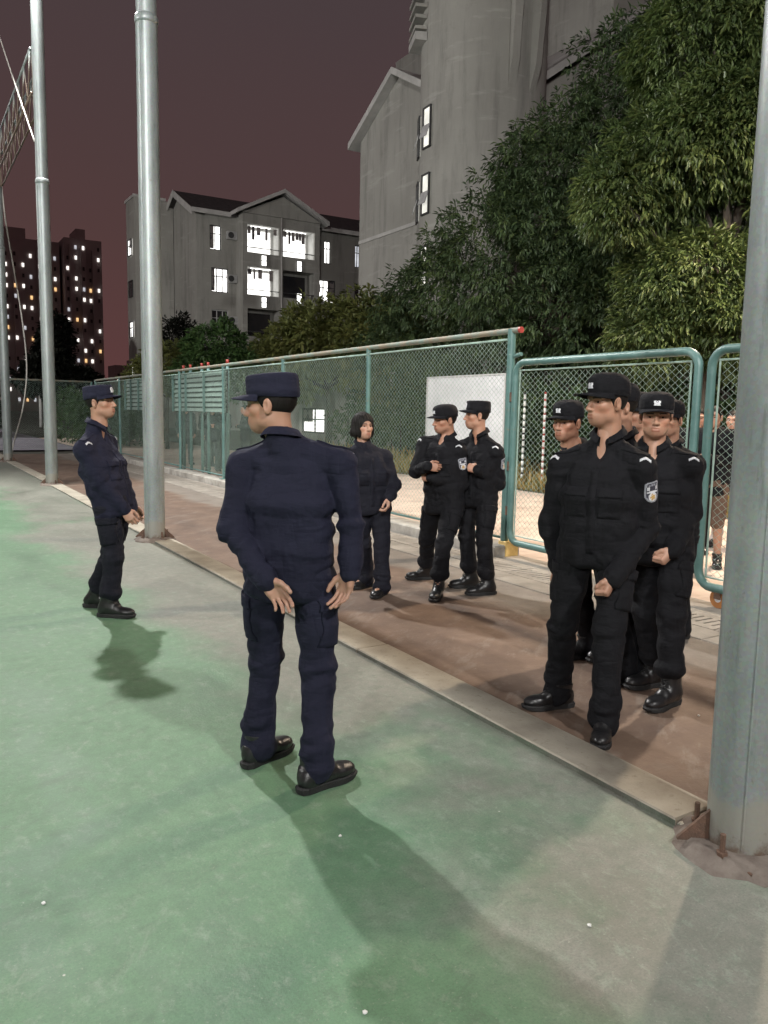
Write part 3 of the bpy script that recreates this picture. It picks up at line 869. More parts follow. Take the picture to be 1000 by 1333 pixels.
# ---- far apartment towers
def city_tower(x, y, w, d, h, seed, label, name='apartment_tower', litp=.22, fl=2.95, nc=7):
    rs = np.random.RandomState(seed)
    t = root(name, (x, y, 0), label, 'building', 'far apartment towers')
    mb = MB(); mb.box(x, x + w, y, y + d, 0, h)
    for k in range(3):
        mb.box(x + w * (.12 + .3 * k), x + w * (.12 + .3 * k) + w * .13, y - 1.3, y - .005, 0, h - 2 - k * .5)
    mb.build('wall', 'city_wall', t)
    MB().box(x + w * .35, x + w * .6, y + 2, y + d - 2, h + .005, h + 3.2).build('roof_house', 'city_wall', t)
    ww, wh = w / nc * .27, 1.05
    pm = {}
    for m in ('lit_city', 'lit_warm', 'lit_dim', 'glass_dark'):
        b = MB(); b.box(0, ww, -.25, -.01, 0, wh); pm[m] = b.mesh('window', m)
    for r in range(1, int(h / fl)):
        for c in range(nc):
            q = rs.rand()
            onbay = any(w * (.12 + .3 * k) < (c + .32) * w / nc < w * (.12 + .3 * k) + w * .13 + .2 for k in range(3))
            if q < litp: m = 'lit_warm' if rs.rand() < .10 else ('lit_dim' if rs.rand() < .3 else 'lit_city')
            elif q < litp + .35: m = 'glass_dark'
            else: continue
            link('window', pm[m], t, ((c + .25) * w / nc, -1.35 if onbay else 0, r * fl))
    return t
city_tower(20.5, 258, 22, 14, 49.5, 3, 'dark high-rise apartment block at the left edge, dotted with lit windows', litp=.50, nc=10)
city_tower(43.2, 254, 10.5, 14, 50.5, 11, 'narrower dark high-rise right of the other, with warm lit windows near its top', litp=.48, nc=5)
city_tower(94, 420, 26, 16, 23, 29, 'low far block with small lights just left of the dormitory', litp=.25, nc=6)

# ================================================================ TREES AND HEDGES
tree('mango_tree', 'big dark broadleaf tree behind the tall fence, left of the brighter crown', (14.45, 16.3, 0),
     [(0, 0, 0), (.1, .1, 1.2), (.0, -.1, 2.4), (.1, 0, 3.6)], [],
     [(-.3, .2, 5.2, 2.9, 3.1, 2.6), (-.9, 2.8, 4.3, 2.0, 2.5, 2.0), (.6, -1.3, 7.1, 2.6, 2.7, 2.4), (1.7, -2.4, 9.2, 2.4, 2.5, 2.1), (.2, -1.9, 4.0, 2.2, 2.6, 1.6),
      (1.3, .6, 7.5, 2.1, 2.1, 2.0), (.9, -3.4, 5.8, 2.4, 2.5, 2.7), (3.4, -2.7, 10.1, 2.6, 2.6, 2.1), (-1.2, 4.7, 3.3, 1.5, 1.9, 1.3), (2.8, -4.6, 4.4, 2.1, 2.4, 2.5)],
     'leaf_dark', 9800, 13, .165, .046, 21, droop=.75, shell=.55, trunk_r=.24, spread=.3)
tree('mango_tree', 'bright green tree with long drooping leaves beside the right pole', (12.3, 9.3, 0),
     [(0, 0, 0), (.05, .1, 1.4), (-.05, 0, 2.8), (.1, -.1, 4.2)], [],
     [(-.1, .3, 7.9, 1.3, 1.5, 1.2), (.9, -.4, 9.8, 1.3, 1.4, 1.2), (.9, -.9, 8.3, 1.4, 1.5, 1.3), (-.6, .4, 6.0, 1.25, 1.45, .9), (-1.5, .9, 5.3, .75, .8, .8), (0, -.2, 6.4, 1.4, 1.5, 1.0), (-.4, .2, 3.9, 1.2, 1.35, .95), (-.8, .6, 3.0, .8, .9, .7), (.1, -.5, 3.2, 1.2, 1.3, .9), (.9, -1.5, 5.6, 1.3, 1.3, 1.5)],
     'leaf_bright', 6200, 13, .155, .046, 33, droop=.8, shell=.6, trunk_r=.2, spread=.28)
tree('shrub_tree', 'yellowish green bushy tree in front of the dormitory, right of the round bush', (13.0, 25.5, 0),
     [(0, 0, 0), (.1, 0, 1.3), (0, .1, 2.6)], [],
     [(0, 0, 4.1, 1.9, 2.1, 1.5), (-.6, 1.6, 3.4, 1.7, 1.8, 1.4), (.8, -1.5, 4.2, 1.8, 1.8, 1.5), (-.6, 3.4, 2.9, 1.5, 1.8, 1.2), (.5, -3.1, 3.4, 1.7, 1.8, 1.6)],
     'leaf_yellow', 1700, 11, .24, .10, 44, droop=.35, shell=.5, trunk_r=.14, spread=.3)
tree('round_bush', 'rounded dark green bush crown in front of the dormitory side wall', (9.3, 26.6, 0),
     [(0, 0, 0), (0, .05, 1.2), (.05, 0, 2.2)], [],
     [(0, 0, 3.35, 1.15, 1.2, 1.15), (.3, -.5, 2.8, 1.0, 1.0, .9), (-.3, .6, 2.6, 1.0, 1.0, .9)],
     'leaf_round', 900, 12, .17, .08, 55, droop=.25, shell=.6, trunk_r=.1, spread=.2)
tree('shrub_tree', 'small olive shrub crown between the middle pole and the round bush', (9.0, 31.5, 0),
     [(0, 0, 0), (0, .05, 1.2), (.05, 0, 2.2)], [],
     [(0, 0, 3.2, 1.2, 1.2, .9), (.9, -.3, 2.8, 1.0, 1.0, .9), (-.7, .2, 2.6, .9, .9, .8)],
     'leaf_yellow', 520, 11, .2, .09, 66, droop=.3, shell=.5, trunk_r=.09, spread=.25)
tree('bare_shrub', 'dark twiggy shrub against the pale wing wall of the dormitory', (13.8, 46, 0),
     [(0, 0, 0), (0, .05, 2.2), (.05, 0, 4.2)], [],
     [(0, 0, 5.6, 1.2, 1.2, 1.3), (.9, -.3, 5.0, 1.0, 1.0, 1.0)],
     'leaf_black', 330, 10, .25, .1, 77, droop=.3, shell=.2, trunk_r=.1, spread=.4)
tree('night_tree', 'black tree silhouette in front of the far apartment towers', (9.6, 62, 0),
     [(0, 0, 0), (0, 0, 2), (0, .1, 3.6)], [],
     [(0, 0, 5.6, 1.4, 1.5, 1.5), (-.6, 0, 3.8, 2.0, 2.0, 1.6), (1.4, 0, 3.2, 1.9, 1.9, 1.3), (0.3, 0, 7.0, 1.0, 1.0, 1.0)],
     'leaf_black', 900, 12, .42, .2, 88, droop=.3, shell=.3, trunk_r=.2, spread=.4)

def hedge(name, label, x0, x1, y0, y1, h, seed, ncl, mat, per=12, ln=.15, wd=.07, kind=None, cat='hedge', zb=.1):
    rs = np.random.RandomState(seed)
    t = root(name, ((x0 + x1) / 2, (y0 + y1) / 2, 0), label, cat)
    n = ncl
    P = np.stack([rs.uniform(x0, x1, n), rs.uniform(y0, y1, n), zb + (h - zb) * rs.uniform(0, 1, n) ** .7], 1)
    top = h * (1 + .16 * np.sin(P[:, 1] * 1.7 + seed) + .1 * np.sin(P[:, 1] * 4.1))
    P[:, 2] = np.minimum(P[:, 2] * top / h, top)
    C = np.repeat(P, per, 0); m = len(C)
    rd = rand_dirs(rs, m); dv = rd * .9 + np.array([-.35, 0, .1]); dv /= np.linalg.norm(dv, axis=1)[:, None]
    V, F = quads_leaf(C + rd * .12, dv, rand_dirs(rs, m) * .6 + np.array([0, 0, 1.]), ln * rs.uniform(.6, 1.3, m), wd * rs.uniform(.7, 1.2, m))
    var = np.clip(np.repeat(rs.uniform(0, 1, n), per) * .6 + rs.uniform(0, .4, m), 0, 1)
    me = mesh_from('foliage', V - np.array(t.location), F.astype(np.int32), mat, True, None, {'var': ('FLOAT', np.repeat(var, 4))})
    link('foliage', me, t)
    st = MB()
    k = int((y1 - y0) / .8)
    for i in range(k):
        yy = y0 + (i + .5) * (y1 - y0) / k + rs.uniform(-.2, .2); xx = rs.uniform(x0 + .1, x1 - .1)
        st.tube([(xx, yy, -.02), (xx + rs.uniform(-.1, .1), yy + rs.uniform(-.15, .15), h * .8)], [.025, .01], 5)
    st.build('stems', 'bark', t)['kind'] = 'stuff'
    return t
hedge('hedge', 'dense dark hedge along the far side of the road, behind the white board', 12.6, 14.4, 9.0, 24.5, 2.1, 101, 1500, 'hedge_leaf', ln=.2, wd=.09)
hedge('hedge', 'dark hedge beyond the gate at the right', 12.6, 14.4, 1.0, 8.9, 2.3, 102, 800, 'leaf_dark', ln=.2, wd=.09)
hedge('hedge', 'low dark shrubbery past the far end of the court', 6.2, 9.5, 33.5, 40.5, 1.9, 103, 700, 'leaf_round', ln=.22, wd=.1)
hedge('hedge', 'dark shrubs left of the far path behind the end fence', -3, 4.4, 44, 52, 2.5, 104, 900, 'leaf_black', ln=.3, wd=.14)

# dry weeds on the verge (uncountable)
def weeds():
    rs = np.random.RandomState(5)
    n = 9000
    x = 11.25 + rs.uniform(0, 1, n) ** 1.6 * 1.9; y = rs.uniform(1.5, 26, n)
    base = np.stack([x, y, np.full(n, -.01)], 1)
    dv = rand_dirs(rs, n) * .45 + np.array([0, 0, 1.]); dv /= np.linalg.norm(dv, axis=1)[:, None]
    V, F = quads_leaf(base, dv, rand_dirs(rs, n), rs.uniform(.15, .55, n) * (1 + .4 * np.sin(y * 2.3)), np.full(n, .022))
    me = mesh_from('weeds', V, F.astype(np.int32), 'weed', True, None, {'var': ('FLOAT', np.repeat(rs.uniform(0, 1, n), 4))})
    o = link('weeds', me); tag(o, 'dry yellow weeds on the verge beyond the road', 'weeds', kind='stuff')
weeds()

# ================================================================ FENCES AND GATES
def chain(name, parent, y0, y1, z0, z1, r=.0027, w=.08, h=.063, woven=True, x=FX, axis='y'):
    V = []; F = []
    if woven:
        nz = int((z1 - z0) / (h / 2)); nw = int((y1 - y0) / (w / 2))
        k = np.arange(nz + 1)
        T = np.array([[math.cos(a), math.sin(a)] for a in (PI / 2, PI * 7 / 6, PI * 11 / 6)]) * r
        vs_, fs_ = [], []
        for i in range(nw):
            yy = y0 + i * (w / 2) + ((k + i) % 2) * (w / 2)
            zz = z0 + k * (h / 2)
            xx = ((k + i) % 2) * .004 - .002
            ring = np.stack([xx[:, None] + T[None, :, 0], yy[:, None] + T[None, :, 1], np.repeat(zz[:, None], 3, 1)], -1)
            vs_.append(ring.reshape(-1, 3))
            o = i * (nz + 1) * 3
            a = o + k[:-1] * 3
            for j in range(3):
                fs_.append(np.stack([a + j, a + (j + 1) % 3, a + 3 + (j + 1) % 3, a + 3 + j], 1))
        V = np.concatenate(vs_); F = np.concatenate(fs_)
    else:
        H = z1 - z0; slope = w / h
        vs_, fs_ = [], []; cnt = 0
        for sg in (1, -1):
            s = -H * slope
            q = y0 - (H * slope if sg == 1 else 0)
            n = int((y1 - y0 + H * slope) / w)
            for i in range(n):
                a = q + i * w   # y at z0
                b = a + sg * H * slope
                za, zb = z0, z1
                ya, yb = a, b
                # clip to panel
                def clip(yv): return min(max(yv, y0), y1)
                ca, cb = clip(ya), clip(yb)
                if abs(yb - ya) < 1e-6: continue
                ta, tb = (ca - ya) / (yb - ya), (cb - ya) / (yb - ya)
                if tb - ta < .004: continue
                pa = np.array([sg * .002, ca, z0 + ta * H]); pb = np.array([sg * .002, cb, z0 + tb * H])
                for p in (pa, pb):
                    for t in (0, 1, 2):
                        an = 2 * PI * t / 3
                        vs_.append(p + np.array([math.cos(an) * r, math.sin(an) * r, 0]))
                for j in range(3): fs_.append((cnt + j, cnt + (j + 1) % 3, cnt + 3 + (j + 1) % 3, cnt + 3 + j))
                cnt += 6
        V = np.array(vs_); F = np.array(fs_)
    if axis == 'y': V = V + np.array([x, 0, 0])
    else: V = np.stack([V[:, 1], V[:, 0] + x, V[:, 2]], 1)
    off = np.array(world_loc(parent))
    me = mesh_from(name, V - off, F.astype(np.int32), 'wire')
    o = link(name, me, parent); o['kind'] = 'stuff'
    return o

def long_fence():
    ys = [6.95, 10.1, 13.1, 16.15, 19.2, 22.3, 25.4, 28.9]
    H = 2.5
    t = root('chain_link_fence', (FX, 6.95, 0), 'tall green chain-link fence with rusty top rail along the walkway', 'fence')
    for i, y in enumerate(ys):
        mb = MB(); r = .034 if i else .045
        mb.tube([(FX, y, 0.02), (FX, y, H - (0 if i else -.02))], r, 12)
        p = mb.build('post', 'fence_paint', t, smooth=True); smooth_by_angle(p)
        if i:
            MB().bbox(FX - .08, FX + .08, y - .08, y + .08, .125, .142, .004).build('base_plate', 'fence_paint', p)
    for i in range(len(ys) - 1):
        y0, y1 = ys[i] + .04, ys[i + 1] - .04
        o = MB().tube([(FX, ys[i] + (-.13 if i == 0 else 0.001), H), (FX, ys[i + 1] - .001, H)], .032, 12).build('top_rail', 'rail_rust', t, smooth=True); smooth_by_angle(o)
        MB().tube([(FX, y0, H - .09), (FX, y1, H - .09)], .012, 8).build('tension_bar', 'wire', t, smooth=True)
        MB().tube([(FX, y0, .20), (FX, y1, .20)], .016, 8).build('bottom_rail', 'fence_paint', t, smooth=True)
        chain('chain_mesh', t, y0, y1, .2, H - .09, woven=(i < 2), r=.0027 if i < 2 else .0023)
    MB().tube([(FX, 6.82, H), (FX, 6.79, H)], .034, 12).build('end_cap', 'red_cap', t)
    MB().tube([(FX, 6.90, 2.22), (FX, 6.78, 2.24)], .022, 10).build('bracket', 'fence_paint', t)
    # painted foot of the gate post
    MB().bbox(FX - .05, FX + .13, 6.86, 6.99, .004, .17, .006).build('painted_foot', 'yellow_paint', t)
long_fence()

def slat_board(y0, y1, label, seed):
    """louvred panel fixed to the fence"""
    rs = np.random.RandomState(seed)
    x = FX + .05
    t = root('slatted_board', (x, (y0 + y1) / 2, 1.5), label, 'board', 'slatted boards on the fence')
    for y in (y0, y0 + (y1 - y0) * .36, y0 + (y1 - y0) * .72, y1): MB().box(x - .018, x + .02, y - .03, y + .03, 1.52, 2.41).build('upright', 'fence_paint', t)
    for k in range(8):
        z = 1.535 + k * .112
        mb = MB(); mb.add([(x + .022, y0, z), (x + .022, y1, z), (x + .034, y1, z), (x + .034, y0, z), (x + .050, y0, z + .078), (x + .050, y1, z + .078), (x + .062, y1, z + .078), (x + .062, y0, z + .078)],
               [(0, 3, 2, 1), (4, 5, 6, 7), (0, 1, 5, 4), (1, 2, 6, 5), (2, 3, 7, 6), (3, 0, 4, 7)])
        mb.build('slat', 'board_slat', t)
    # dark backing that shows in the gaps
    MB().box(x + .07, x + .09, y0, y1, 1.52, 2.42).build('backing', 'dark_void', t)
slat_board(16.25, 19.95, 'wide green slatted board fixed high on the fence behind the man with folded-back hands', 1)
slat_board(22.5, 24.9, 'green slatted board on the fence between the left man and the middle pole', 2)

def gate(y0, y1, label, right_to=None):
    """welded tube frame with rounded corners; y0 > y1"""
    zb, zt, R = .17, 2.15, .14
    t = root('gate', (FX, y0, 0), label, 'gate', 'chain-link gates')
    pts = []
    def arc(cy, cz, a0, a1):
        for k in range(7):
            a = rad(a0 + (a1 - a0) * k / 6); pts.append((FX, cy + R * math.cos(a), cz + R * math.sin(a)))
    arc(y0 - R, zt - R, 0, 90); arc(y1 + R, zt - R, 90, 180); arc(y1 + R, zb + R, 180, 270); arc(y0 - R, zb + R, 270, 360)
    pts.append(pts[0])
    o = MB().tube(pts, .038, 12, cap=False).build('gate_frame', 'fence_paint', t, smooth=True)
    # thin inner rods the mesh is laced to
    for (a, b) in (((y0 - .075, zb + .08), (y0 - .075, zt - .085)), ((y1 + .075, zb + .08), (y1 + .075, zt - .085)), ((y0 - .07, zt - .085), (y1 + .07, zt - .085)), ((y0 - .07, zb + .08), (y1 + .07, zb + .08))):
        MB().tube([(FX, *a), (FX, *b)], .009, 6).build('lacing_rod', 'wire', t)
    chain('chain_mesh', t, y1 + .075, y0 - .075, zb + .08, zt - .085)
    return t
g1 = gate(6.86, 4.50, 'left green tube-framed chain-link gate hinged on the tall fence post')
for z in (1.78, 1.02, .52):
    hb = MB(); hb.tube([(FX - .01, 6.897, z - .05), (FX - .01, 6.897, z + .05)], .028, 8); hb.build('hinge', 'rust', g1)
g2 = gate(4.37, 1.95, 'right green chain-link gate with castor wheel, partly behind the near pole')
cw = MB(); cw.tube([(FX + .0, 4.16, .085), (FX + .045, 4.16, .085)], .08, 16); wv = cw.build('castor_wheel', 'orange_rubber', g2)
MB().tube([(FX - .006, 4.16, .085), (FX + .051, 4.16, .085)], .03, 10).build('hub', 'badge_silver', wv)
MB().box(FX - .02, FX - .008, 4.13, 4.19, .085, .15).build('castor_fork', 'rust', g2)

def end_fence():
    t = root('end_fence', (0, 29.0, 0), 'dark green chain-link fence closing the far end of the court', 'fence')
    xs = [-16, -12.5, -9.0, -5.5, -2.0, 1.6, 5.7]
    for x in xs:
        o = MB().tube([(x, 29.05, 0), (x, 29.05, 2.45)], .034, 10).build('post', 'fence_paint', t, smooth=True)
    for a, b in zip(xs[:-1], xs[1:]):
        MB().tube([(a, 29.05, 2.45), (b, 29.05, 2.45)], .03, 8).build('top_rail', 'rail_rust', t, smooth=True)
        chain('chain_mesh', t, a + .03, b - .03, .15, 2.42, woven=False, r=.003, x=29.05, axis='x')
end_fence()

# posts with red caps standing behind the slatted boards
for k, (y, lab) in enumerate(((19.6, 'leftmost thin white post with red cap peeping over the fence'), (19.05, 'second thin red-capped post peeping over the fence'), (18.2, 'third thin red-capped post over the fence, beside the second'), (17.75, 'fourth red-capped post over the slatted board'), (16.5, 'rightmost red-capped white post over the fence'))):
    x = FX + .22
    t = root('marker_post', (x, y, 0), lab, 'post', 'red-capped posts behind the fence')
    MB().tube([(x, y, 0), (x, y, 2.56)], .035, 10).build('shaft', 'fence_paint', t, smooth=True)
    MB().tube([(x, y, 2.562), (x, y, 2.64)], [.034, .03], 10).build('cap', 'red_cap', t, smooth=True)

# white display board beyond the road
bt = root('display_board', (11.5, 15.45, 0), 'blank white display board standing behind the fence', 'board')
MB().box(11.48, 11.52, 13.95, 16.95, .42, 2.46).build('panel', 'board_white', bt)
fr = MB()
fr.box(11.465, 11.535, 13.90, 13.945, -.05, 2.5); fr.box(11.465, 11.535, 16.955, 17.0, -.05, 2.5); fr.box(11.465, 11.535, 13.95, 16.95, 2.465, 2.5); fr.box(11.465, 11.535, 13.95, 16.95, .375, .415)
fr.build('frame', 'frame_pale', bt)
# reflective marker poles
for (y, m1, m2, lab) in ((13.5, 'white_paint', 'frame_dark', 'banded white marker pole seen through the gate mesh'), (12.85, 'white_paint', 'red_cap', 'red and white banded marker pole seen through the gate')):
    t = root('banded_pole', (11.7, y, 0), lab, 'pole')
    n = 14
    for k in range(n):
        z = .05 + k * .145
        MB().tube([(11.7, y, z), (11.7, y, z + .10)], .028, 8).build('band', m1, t, smooth=True)
        MB().tube([(11.7, y, z + .1005), (11.7, y, z + .1445)], .024, 8).build('band', m2, t, smooth=True)
    MB().tube([(11.7, y, -.02), (11.7, y, .0495)], .06, 8).build('foot', 'red_cap', t)

# white lamp standard beyond the end fence (unlit)
lt = root('lamp_standard', (9.2, 66, 0), 'thin white lamp standard beyond the end fence', 'lamp post')
MB().tube([(9.2, 66, 0), (9.2, 66, 3.6)], [.14, .09], 10).build('shaft', 'white_paint', lt, smooth=True)
MB().tube([(9.2, 66, 3.6), (9.2, 66, 3.75), (9.2, 66, 4.2)], [.1, .24, .2], 10).build('lantern', 'white_paint', lt, smooth=True)
MB().tube([(9.2, 66, 3.3), (8.2, 66, 3.55), (8.1, 66, 3.6)], [.05, .05, .1], 8).build('arm', 'white_paint', lt, smooth=True)

# ================================================================ STEEL POLES, TRUSS, ROPES
def steel_pole(y, label, x=2.60, h=10.4, ring=5.9, seed=0, brackets=True):
    t = root('steel_pole', (x, y, 0), label, 'pole', 'steel poles along the kerb')
    n = 40
    o = MB().tube([(x, y, 0.02), (x, y, 2.0), (x, y, ring - .05)], .12, n).build('shaft', 'galvanised', t, smooth=True); smooth_by_angle(o)
    o = MB().tube([(x, y, ring + .05), (x, y, h)], .112, n).build('upper_shaft', 'galvanised', t, smooth=True); smooth_by_angle(o)
    o = MB().tube([(x, y, ring - .05), (x, y, ring - .02), (x, y, ring + .02), (x, y, ring + .05)], [.122, .130, .130, .114], n).build('collar', 'galvanised', t, smooth=True)
    MB().tube([(x - .121 * .80, y - .121 * .60, .05), (x - .121 * .80, y - .121 * .60, ring - .06)], .0035, 5).build('weld_seam', 'galvanised', t)
    bp = MB(); bp.bbox(x - .155, x + .155, y - .155, y + .155, .002, .024, .004)
    p = bp.build('base_plate', 'rust', t)
    for k in range(4):
        a = rad((149, 329, 59, 239)[k]); c, s = math.cos(a), math.sin(a)
        g = MB(); tx, ty = -s * .006, c * .006
        P = [(x + c * .118, y + s * .118, .03), (x + c * .235, y + s * .235, .03), (x + c * .235, y + s * .235, .04), (x + c * .118, y + s * .118, .15)]
        V = [(a_ + tx, b_ + ty, z_) for a_, b_, z_ in P] + [(a_ - tx, b_ - ty, z_) for a_, b_, z_ in P]
        g.add(V, [(0, 1, 2, 3), (7, 6, 5, 4), (0, 4, 5, 1), (1, 5, 6, 2), (2, 6, 7, 3), (3, 7, 4, 0)])
        if k < 3: g.build('gusset', 'rust', p)
        a2 = rad(90 * k + 14); bx, by = x + .165 * math.cos(a2), y + .165 * math.sin(a2)
        b = MB(); b.tube([(bx, by, .0), (bx, by, .115)], .010, 8); b.tube([(bx, by, .029), (bx, by, .05)], .02, 6)
        b.build('anchor_bolt', 'rust', p)
    # rough mortar pad
    rs = np.random.RandomState(seed + 90)
    m = MB(); n2 = 26
    V = [(x, y, .030)]; F = []
    for ringi, (rr, z) in enumerate(((.19, .020), (.235, .004), (.26, -.02))):
        for k in range(n2):
            a = 2 * PI * k / n2; q = rr * (1 + rs.uniform(-.10, .10))
            V.append((x + q * math.cos(a), y + q * math.sin(a), z + rs.uniform(-.003, .003) + (.022 if ringi == 0 else 0)))
    for k in range(n2):
        F.append((0, 1 + k, 1 + (k + 1) % n2))
        for r_ in range(2): F.append((1 + r_ * n2 + k, 1 + (r_ + 1) * n2 + k, 1 + (r_ + 1) * n2 + (k + 1) % n2, 1 + r_ * n2 + (k + 1) % n2))
    m.add(V, F); m.build('mortar_pad', 'dirt_concrete', t, smooth=True)
    return t
steel_pole(1.70, 'thick galvanised pole nearest the camera at the right edge', seed=1)
steel_pole(9.62, 'galvanised pole standing between the left man and the man seen from behind', x=2.58, seed=2)
steel_pole(17.30, 'galvanised pole left of the man leaning back', x=2.58, seed=3)
steel_pole(24.98, 'far galvanised pole at the left edge of the picture', x=2.58, seed=4)
steel_pole(-6.05, 'galvanised floodlight pole behind the camera', seed=5)

def truss():
    t = root('lattice_beam', (2.58, 17.3, 8.0), 'lattice steel beam between the pole tops at upper left', 'beam')
    x = 2.58; z0, z1 = 7.55, 8.35; ya, yb = 17.42, 24.86
    for z in (z0, z1):
        for dx in (-.12, .12):
            MB().tube([(x + dx, ya, z), (x + dx, yb + .1, z)], .022, 6).build('chord', 'galvanised', t, smooth=True)
    k = 0; y = 17.5
    while y < yb - .4:
        for dx in (-.12, .12):
            MB().tube([(x + dx, y, z0 if k % 2 else z1), (x + dx, y + .42, z1 if k % 2 else z0)], .014, 6).build('web_bar', 'galvanised', t, smooth=True)
        y += .42; k += 1
    for yy in (17.45, yb):
        MB().box(x - .10, x + .10, yy - .015, yy + .015, z0 - .05, z1 + .05).build('end_bracket', 'galvanised', t)
truss()

def rope(label, pts, r=.012, name='rope'):
    P = [Vector(p) for p in pts]; out = []
    for i in range(len(P) - 1):
        p0, p1, p2, p3 = P[max(i - 1, 0)], P[i], P[i + 1], P[min(i + 2, len(P) - 1)]
        for k in range(8):
            s = k / 8
            out.append(.5 * ((2 * p1) + (p2 - p0) * s + (2 * p0 - 5 * p1 + 4 * p2 - p3) * s * s + (3 * p1 - p0 - 3 * p2 + p3) * s ** 3))
    out.append(P[-1])
    mb = MB(); mb.tube(out, r, 7)
    o = mb.thing(name, 'rope', tuple(P[0]), label, 'rope', 'ropes hung from the lattice beam', smooth=True)
    return o
ROPES = [([(2.3,21.04,9.97),(2.3,18.42,7.98),(2.46,17.28,6.62)],[(2.79,26,7.83),(2.87,26,6.79),(3.06,26,5.31),(3.22,26,3.9),(3.28,26,2.68),(3.14,26,1.55),(2.83,26,0.41),(2.8,26,0.02)])]
rope('white rope stretched diagonally up to the pole beside the lattice beam', ROPES[0][0], .014)
rope('long slack rope hanging from above and curving to the fence at far left', ROPES[0][1], .020)

# floodlights on the pole tops and across the court (all out of frame), plus two added to brighten the buildings
def floodlight(i, f):
    x, y, z, ax, ay, w, c = f
    own = x < 0
    labs = ['floodlight bank on top of the pole left of the leaning man', 'floodlight bank on the pole behind the camera', 'floodlight mast across the court behind the camera', 'floodlight mast across the court ahead on the left', 'added unseen floodlight mast far left, brightening the dormitory side', 'added unseen floodlight mast behind the camera, brightening the buildings and trees']
    t = root('floodlight', (x, y, 0 if own else z), labs[i], 'floodlight', 'court floodlights')
    if own:
        MB().tube([(x - .2, y, 0), (x - .2, y, z + .3)], .11, 16).build('mast', 'galvanised', t, smooth=True)
    d = Vector((ax - x, ay - y, 0 if i == 5 else -z)).normalized()
    s = d.cross(Vector((0, 0, 1))).normalized(); u = s.cross(d)
    mb = MB(); P = Vector((x, y, z))
    MB().tube([tuple(P - s * .5 - d * .24 + Vector((0, 0, .1))), tuple(P + s * .5 - d * .24 + Vector((0, 0, .1)))], .04, 8).build('crossarm', 'galvanised', t)
    for sg in (-1, 1):
        hb = MB(); c0 = P + s * (.34 * sg)
        V = []
        for dd, k in ((-.22, .12), (-.02, .22)):
            for (a, b) in ((-1, -1), (1, -1), (1, 1), (-1, 1)): V.append(tuple(c0 + d * dd + s * (a * k * 1.1) + u * (b * k * .8)))
        hb.add(V, [(0, 1, 2, 3), (0, 4, 5, 1), (1, 5, 6, 2), (2, 6, 7, 3), (3, 7, 4, 0)])
        h = hb.build('lamp_head', 'metal_box', t)
        lb = MB(); V = [tuple(c0 + d * (-.03) + s * (a * .21) + u * (b * .15)) for (a, b) in ((-1, -1), (1, -1), (1, 1), (-1, 1))]
        lb.add(V, [(0, 1, 2, 3)]); lb.build('lens', 'flood_lens', h)
    ld = bpy.data.lights.new('floodlight_lamp', 'SPOT')
    ld.energy = w; ld.color = c; ld.spot_size = rad(62 if i == 5 else 150); ld.spot_blend = .6; ld.shadow_soft_size = .22
    lo = bpy.data.objects.new('floodlight_lamp', ld); COL.objects.link(lo)
    lo.parent = t
    lo.location = P + d * .12 - Vector(t.location)
    lo.rotation_euler = d.to_track_quat('-Z', 'Y').to_euler()
for i, f in enumerate(FLOODS): floodlight(i, f)

def street_lamp():
    x, y, z, w, c = STREET_LAMP
    t = root('street_lamp', (x + 2.0, y, 0), 'street lamp over the road outside the gate', 'street lamp')
    MB().tube([(x + 2, y, 0), (x + 2, y, z - .4), (x + 1.6, y, z), (x + .2, y, z + .12)], [.09, .07, .05, .04], 12).build('mast', 'galvanised', t, smooth=True)
    MB().bbox(x - .3, x + .3, y - .12, y + .12, z + .04, z + .18, .03).build('lamp_head', 'metal_box', t)
    MB().box(x - .24, x + .24, y - .09, y + .09, z + .02, z + .036).build('lens', 'street_lens', t)
    ld = bpy.data.lights.new('street_lamp_light', 'SPOT'); ld.energy = w; ld.color = c; ld.spot_size = rad(150); ld.spot_blend = .7; ld.shadow_soft_size = .15
    lo = bpy.data.objects.new('street_lamp_light', ld); COL.objects.link(lo); lo.parent = t
    lo.location = (-2.0, 0, z - .02)
street_lamp()

# litter on the court
def litter():
    rs = np.random.RandomState(3)
    def pebble(x, y, z, r, label, mat='white_paint'):
        V = []; F = []
        for i in range(4):
            for j in range(6):
                a = 2 * PI * j / 6; b = PI * (i + .5) / 4
                q = r * rs.uniform(.7, 1.25)
                V.append((x + q * math.sin(b) * math.cos(a), y + q * math.sin(b) * math.sin(a), z + r * .5 + q * .6 * math.cos(b)))
        for i in range(3):
            for j in range(6): F.append((i * 6 + j, i * 6 + (j + 1) % 6, (i + 1) * 6 + (j + 1) % 6, (i + 1) * 6 + j))
        F.append(tuple(range(6))); F.append(tuple(reversed(range(18, 24))))
        mb = MB(); mb.add(V, F); return mb.thing('pebble', mat, (x, y, z), label, 'pebble', 'white crumbs on the ground')
    for (x, y, lab) in ((1.34,2.49,'white crumb in the shadow of the man seen from behind'),(1.77,1.64,'white crumb on the bare concrete left of the near pole'),(3.59,2.64,'white crumb on the brown walkway beside the near pole'),(.32,2.59,'white crumb at the lower left of the green court'),(.98,1.67,'white crumb near the bottom edge of the court')): pebble(x, y, 0, .0075, lab)
litter()

